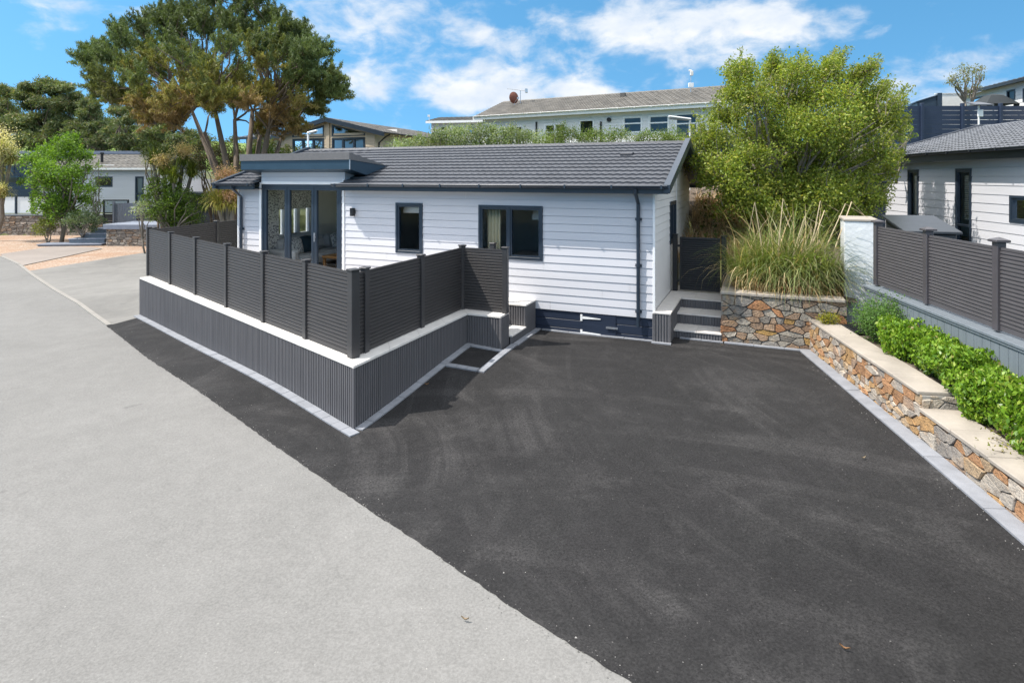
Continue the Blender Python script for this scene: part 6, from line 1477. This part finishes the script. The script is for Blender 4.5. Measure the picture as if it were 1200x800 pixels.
# few fallen leaves on tarmac
r = random.Random(2)
for (x, y, lab) in ((846,414,'curled pale dry leaf on the dark driveway near the entrance steps'),(545,709,'brown dry leaf on the pale road near its edge'),(500,453,'thin dry leaf in the fence shadow on the driveway'),(1012,548,'pale dry leaf lying on the driveway near the right kerb'),(990,758,'long orange dry leaf at the bottom right of the driveway')):
    X, Y = gp(x, y, .12); z = float(g0(np.array([X]), np.array([Y]))[0])+.022; a = r.uniform(0, 3); b = MB(F((X, Y, z), a))
    s = .032; pts = []
    for i in range(6):
        u = i/5; w = s*.28*math.sin(math.pi*(u*.92+.04)); zz = .022*abs(u-.5)**1.2*2; pts += [(s*2*(u-.5), -w, zz+.012), (s*2*(u-.5), 0, zz+.002), (s*2*(u-.5), w, zz+.014)]
    b.add(pts, [(3*i+k, 3*i+3+k, 3*i+4+k, 3*i+1+k) for i in range(5) for k in (0,1)]); o = b.build('dry_leaf', m_straw2 if 'pale' in lab else m_brownleaf, base=(X, Y, z)); tag(o, lab, 'leaf', 'fallen dry leaves')

# ------------------------------------------------------------------ light, sky, camera
S = Vector((-.63, -.12, 1.0)).normalized()
L = bpy.data.lights.new('sun', 'SUN'); L.energy = 4.0; L.angle = R(.53); L.color = (1.0, .94, .86); lo_ = bpy.data.objects.new('sun', L); COL.objects.link(lo_)
lo_.rotation_euler = S.to_track_quat('Z', 'Y').to_euler(); lo_.location = S*50
w = bpy.data.worlds.new('World'); scene.world = w; w.use_nodes = True; nt = w.node_tree; nt.nodes.clear()
def math_(op, a, b=None, c=None):
    n = nt.nodes.new('ShaderNodeMath'); n.operation = op
    for i, v in enumerate((a, b, c)):
        if v is None: continue
        if isinstance(v, (int, float)): n.inputs[i].default_value = v
        else: nt.links.new(v, n.inputs[i])
    return n.outputs[0]
tc = nt.nodes.new('ShaderNodeTexCoord'); vec = tc.outputs['Generated']
sx = nt.nodes.new('ShaderNodeSeparateXYZ'); nt.links.new(vec, sx.inputs[0]); X, Y, Z = sx.outputs
sky = nt.nodes.new('ShaderNodeTexSky'); sky.sky_type = 'NISHITA'; sky.sun_disc = False; sky.sun_elevation = math.asin(S.z); sky.sun_rotation = math.atan2(S.x, S.y); sky.air_density = 1.0; sky.dust_density = .25; sky.ozone_density = 2.2; sky.altitude = 60
cmb = nt.nodes.new('ShaderNodeCombineXYZ'); nt.links.new(X, cmb.inputs[0]); nt.links.new(Y, cmb.inputs[1]); nt.links.new(math_('ADD', math_('MULTIPLY', math_('ABSOLUTE', Z), 1.0), .30), cmb.inputs[2])
nv = nt.nodes.new('ShaderNodeVectorMath'); nv.operation = 'NORMALIZE'; nt.links.new(cmb.outputs[0], nv.inputs[0]); nt.links.new(nv.outputs[0], sky.inputs[0])
hsv = nt.nodes.new('ShaderNodeHueSaturation'); hsv.inputs['Saturation'].default_value = 1.22; hsv.inputs['Hue'].default_value = .482; hsv.inputs['Value'].default_value = 1.08; nt.links.new(sky.outputs[0], hsv.inputs['Color'])
az = math_('ARCTAN2', X, Y); hyp = math_('SQRT', math_('ADD', math_('MULTIPLY', X, X), math_('MULTIPLY', Y, Y))); el = math_('ARCTAN2', Z, hyp)
BL_ = [(820,25,120,26,1.0),(730,28,50,24,.7),(900,40,90,20,.7),(1060,92,38,22,.9),(1130,112,60,16,.9),(430,98,30,22,1.0),(480,40,100,45,.42),(380,70,60,45,.2),(540,112,60,20,.55),(600,60,70,35,.45),(150,14,120,12,.5),(420,15,90,20,.45),(590,95,60,20,.5),(640,112,120,12,.55),(720,88,80,15,.45),(850,72,45,14,.6),(575,40,30,10,.5),(1165,65,40,14,.4),(370,20,60,20,.3),(560,118,40,14,.6),(100,10,90,8,.25),(690,110,40,12,.6)]
tot = None
for (px, py, wx, wy, a) in BL_:
    a0 = math.atan2((px-600)/FPX, 1); e0_ = math.atan2((H0-py)/FPX, math.hypot((px-600)/FPX, 1)); ca_ = math.cos(a0)
    wa = wx/FPX*ca_*ca_; we = wy/FPX*ca_
    q = math_('ADD', math_('POWER', math_('DIVIDE', math_('ABSOLUTE', math_('SUBTRACT', az, a0)), wa), 2), math_('POWER', math_('DIVIDE', math_('ABSOLUTE', math_('SUBTRACT', el, e0_)), we), 2))
    g = math_('MULTIPLY', math_('POWER', 2.718, math_('MULTIPLY', q, -.8)), a); tot = g if tot is None else math_('ADD', tot, g)
cv = nt.nodes.new('ShaderNodeCombineXYZ'); nt.links.new(az, cv.inputs[0]); nt.links.new(math_('MULTIPLY', el, 1.7), cv.inputs[1])
def wn(scale, detail, rough, dist, off=0):
    m = nt.nodes.new('ShaderNodeMapping'); m.inputs['Location'].default_value = (off, off*.7, off); nt.links.new(cv.outputs[0], m.inputs[0])
    n = N(nt, 'ShaderNodeTexNoise', Scale=scale, Detail=detail, Roughness=rough, Distortion=dist); nt.links.new(m.outputs[0], n.inputs['Vector']); return n.outputs['Fac']
n1 = wn(13.0, 9, .58, .25); n2 = wn(5.0, 6, .55, .2, 3.1)
fld = math_('ADD', math_('MULTIPLY', tot, .55), math_('MULTIPLY', math_('SUBTRACT', n1, .5), 1.55))
fill_clouds = math_('MULTIPLY', math_('GREATER_THAN', el, .36), math_('MULTIPLY', math_('SUBTRACT', n2, .24), 4.0)); fld = math_('ADD', fld, fill_clouds)  # cloud cover added above the view to whiten the fill light
mr = N(nt, 'ShaderNodeMapRange', interpolation_type='SMOOTHSTEP'); nt.links.new(fld, mr.inputs[0]); mr.inputs[1].default_value = .10; mr.inputs[2].default_value = .72; mr.inputs[3].default_value = 0; mr.inputs[4].default_value = .97
shade = N(nt, 'ShaderNodeMapRange'); nt.links.new(wn(10, 6, .55, .1, 9.3), shade.inputs[0]); shade.inputs[1].default_value = .3; shade.inputs[2].default_value = .62
cc = nt.nodes.new('ShaderNodeMix'); cc.data_type = 'RGBA'; nt.links.new(shade.outputs[0], cc.inputs[0]); cc.inputs[6].default_value = (.66,.76,.90,1); cc.inputs[7].default_value = (.98,.99,1,1)
bg1 = nt.nodes.new('ShaderNodeBackground'); nt.links.new(hsv.outputs[0], bg1.inputs[0]); bg1.inputs[1].default_value = .14
bg2 = nt.nodes.new('ShaderNodeBackground'); nt.links.new(cc.outputs[2], bg2.inputs[0]); nt.links.new(math_('ADD', math_('MULTIPLY', math_('GREATER_THAN', el, .36), .55), .68), bg2.inputs[1])  # added overhead clouds, out of view, made brighter to lift the ambient light
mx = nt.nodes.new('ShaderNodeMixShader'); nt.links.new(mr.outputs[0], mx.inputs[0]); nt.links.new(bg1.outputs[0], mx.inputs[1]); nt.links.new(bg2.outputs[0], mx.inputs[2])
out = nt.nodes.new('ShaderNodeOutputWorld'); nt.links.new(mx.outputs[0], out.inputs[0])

cam = bpy.data.cameras.new('camera'); co = bpy.data.objects.new('camera', cam); COL.objects.link(co); co.location = (0, 0, CAMZ); co.rotation_euler = (R(90), 0, 0)
cam.sensor_width = 36; cam.lens = 36*FPX/1200; cam.shift_y = -(400-H0)/1200; cam.clip_start = .1; cam.clip_end = 9000; scene.camera = co
vs = scene.view_settings; vs.view_transform = 'Standard'; vs.look = 'None'; vs.exposure = .66; vs.gamma = 1; vs.use_curve_mapping = False
scene.cycles.max_bounces = 8; scene.cycles.transparent_max_bounces = 12
try: scene.cycles.use_denoising = True
except Exception: pass
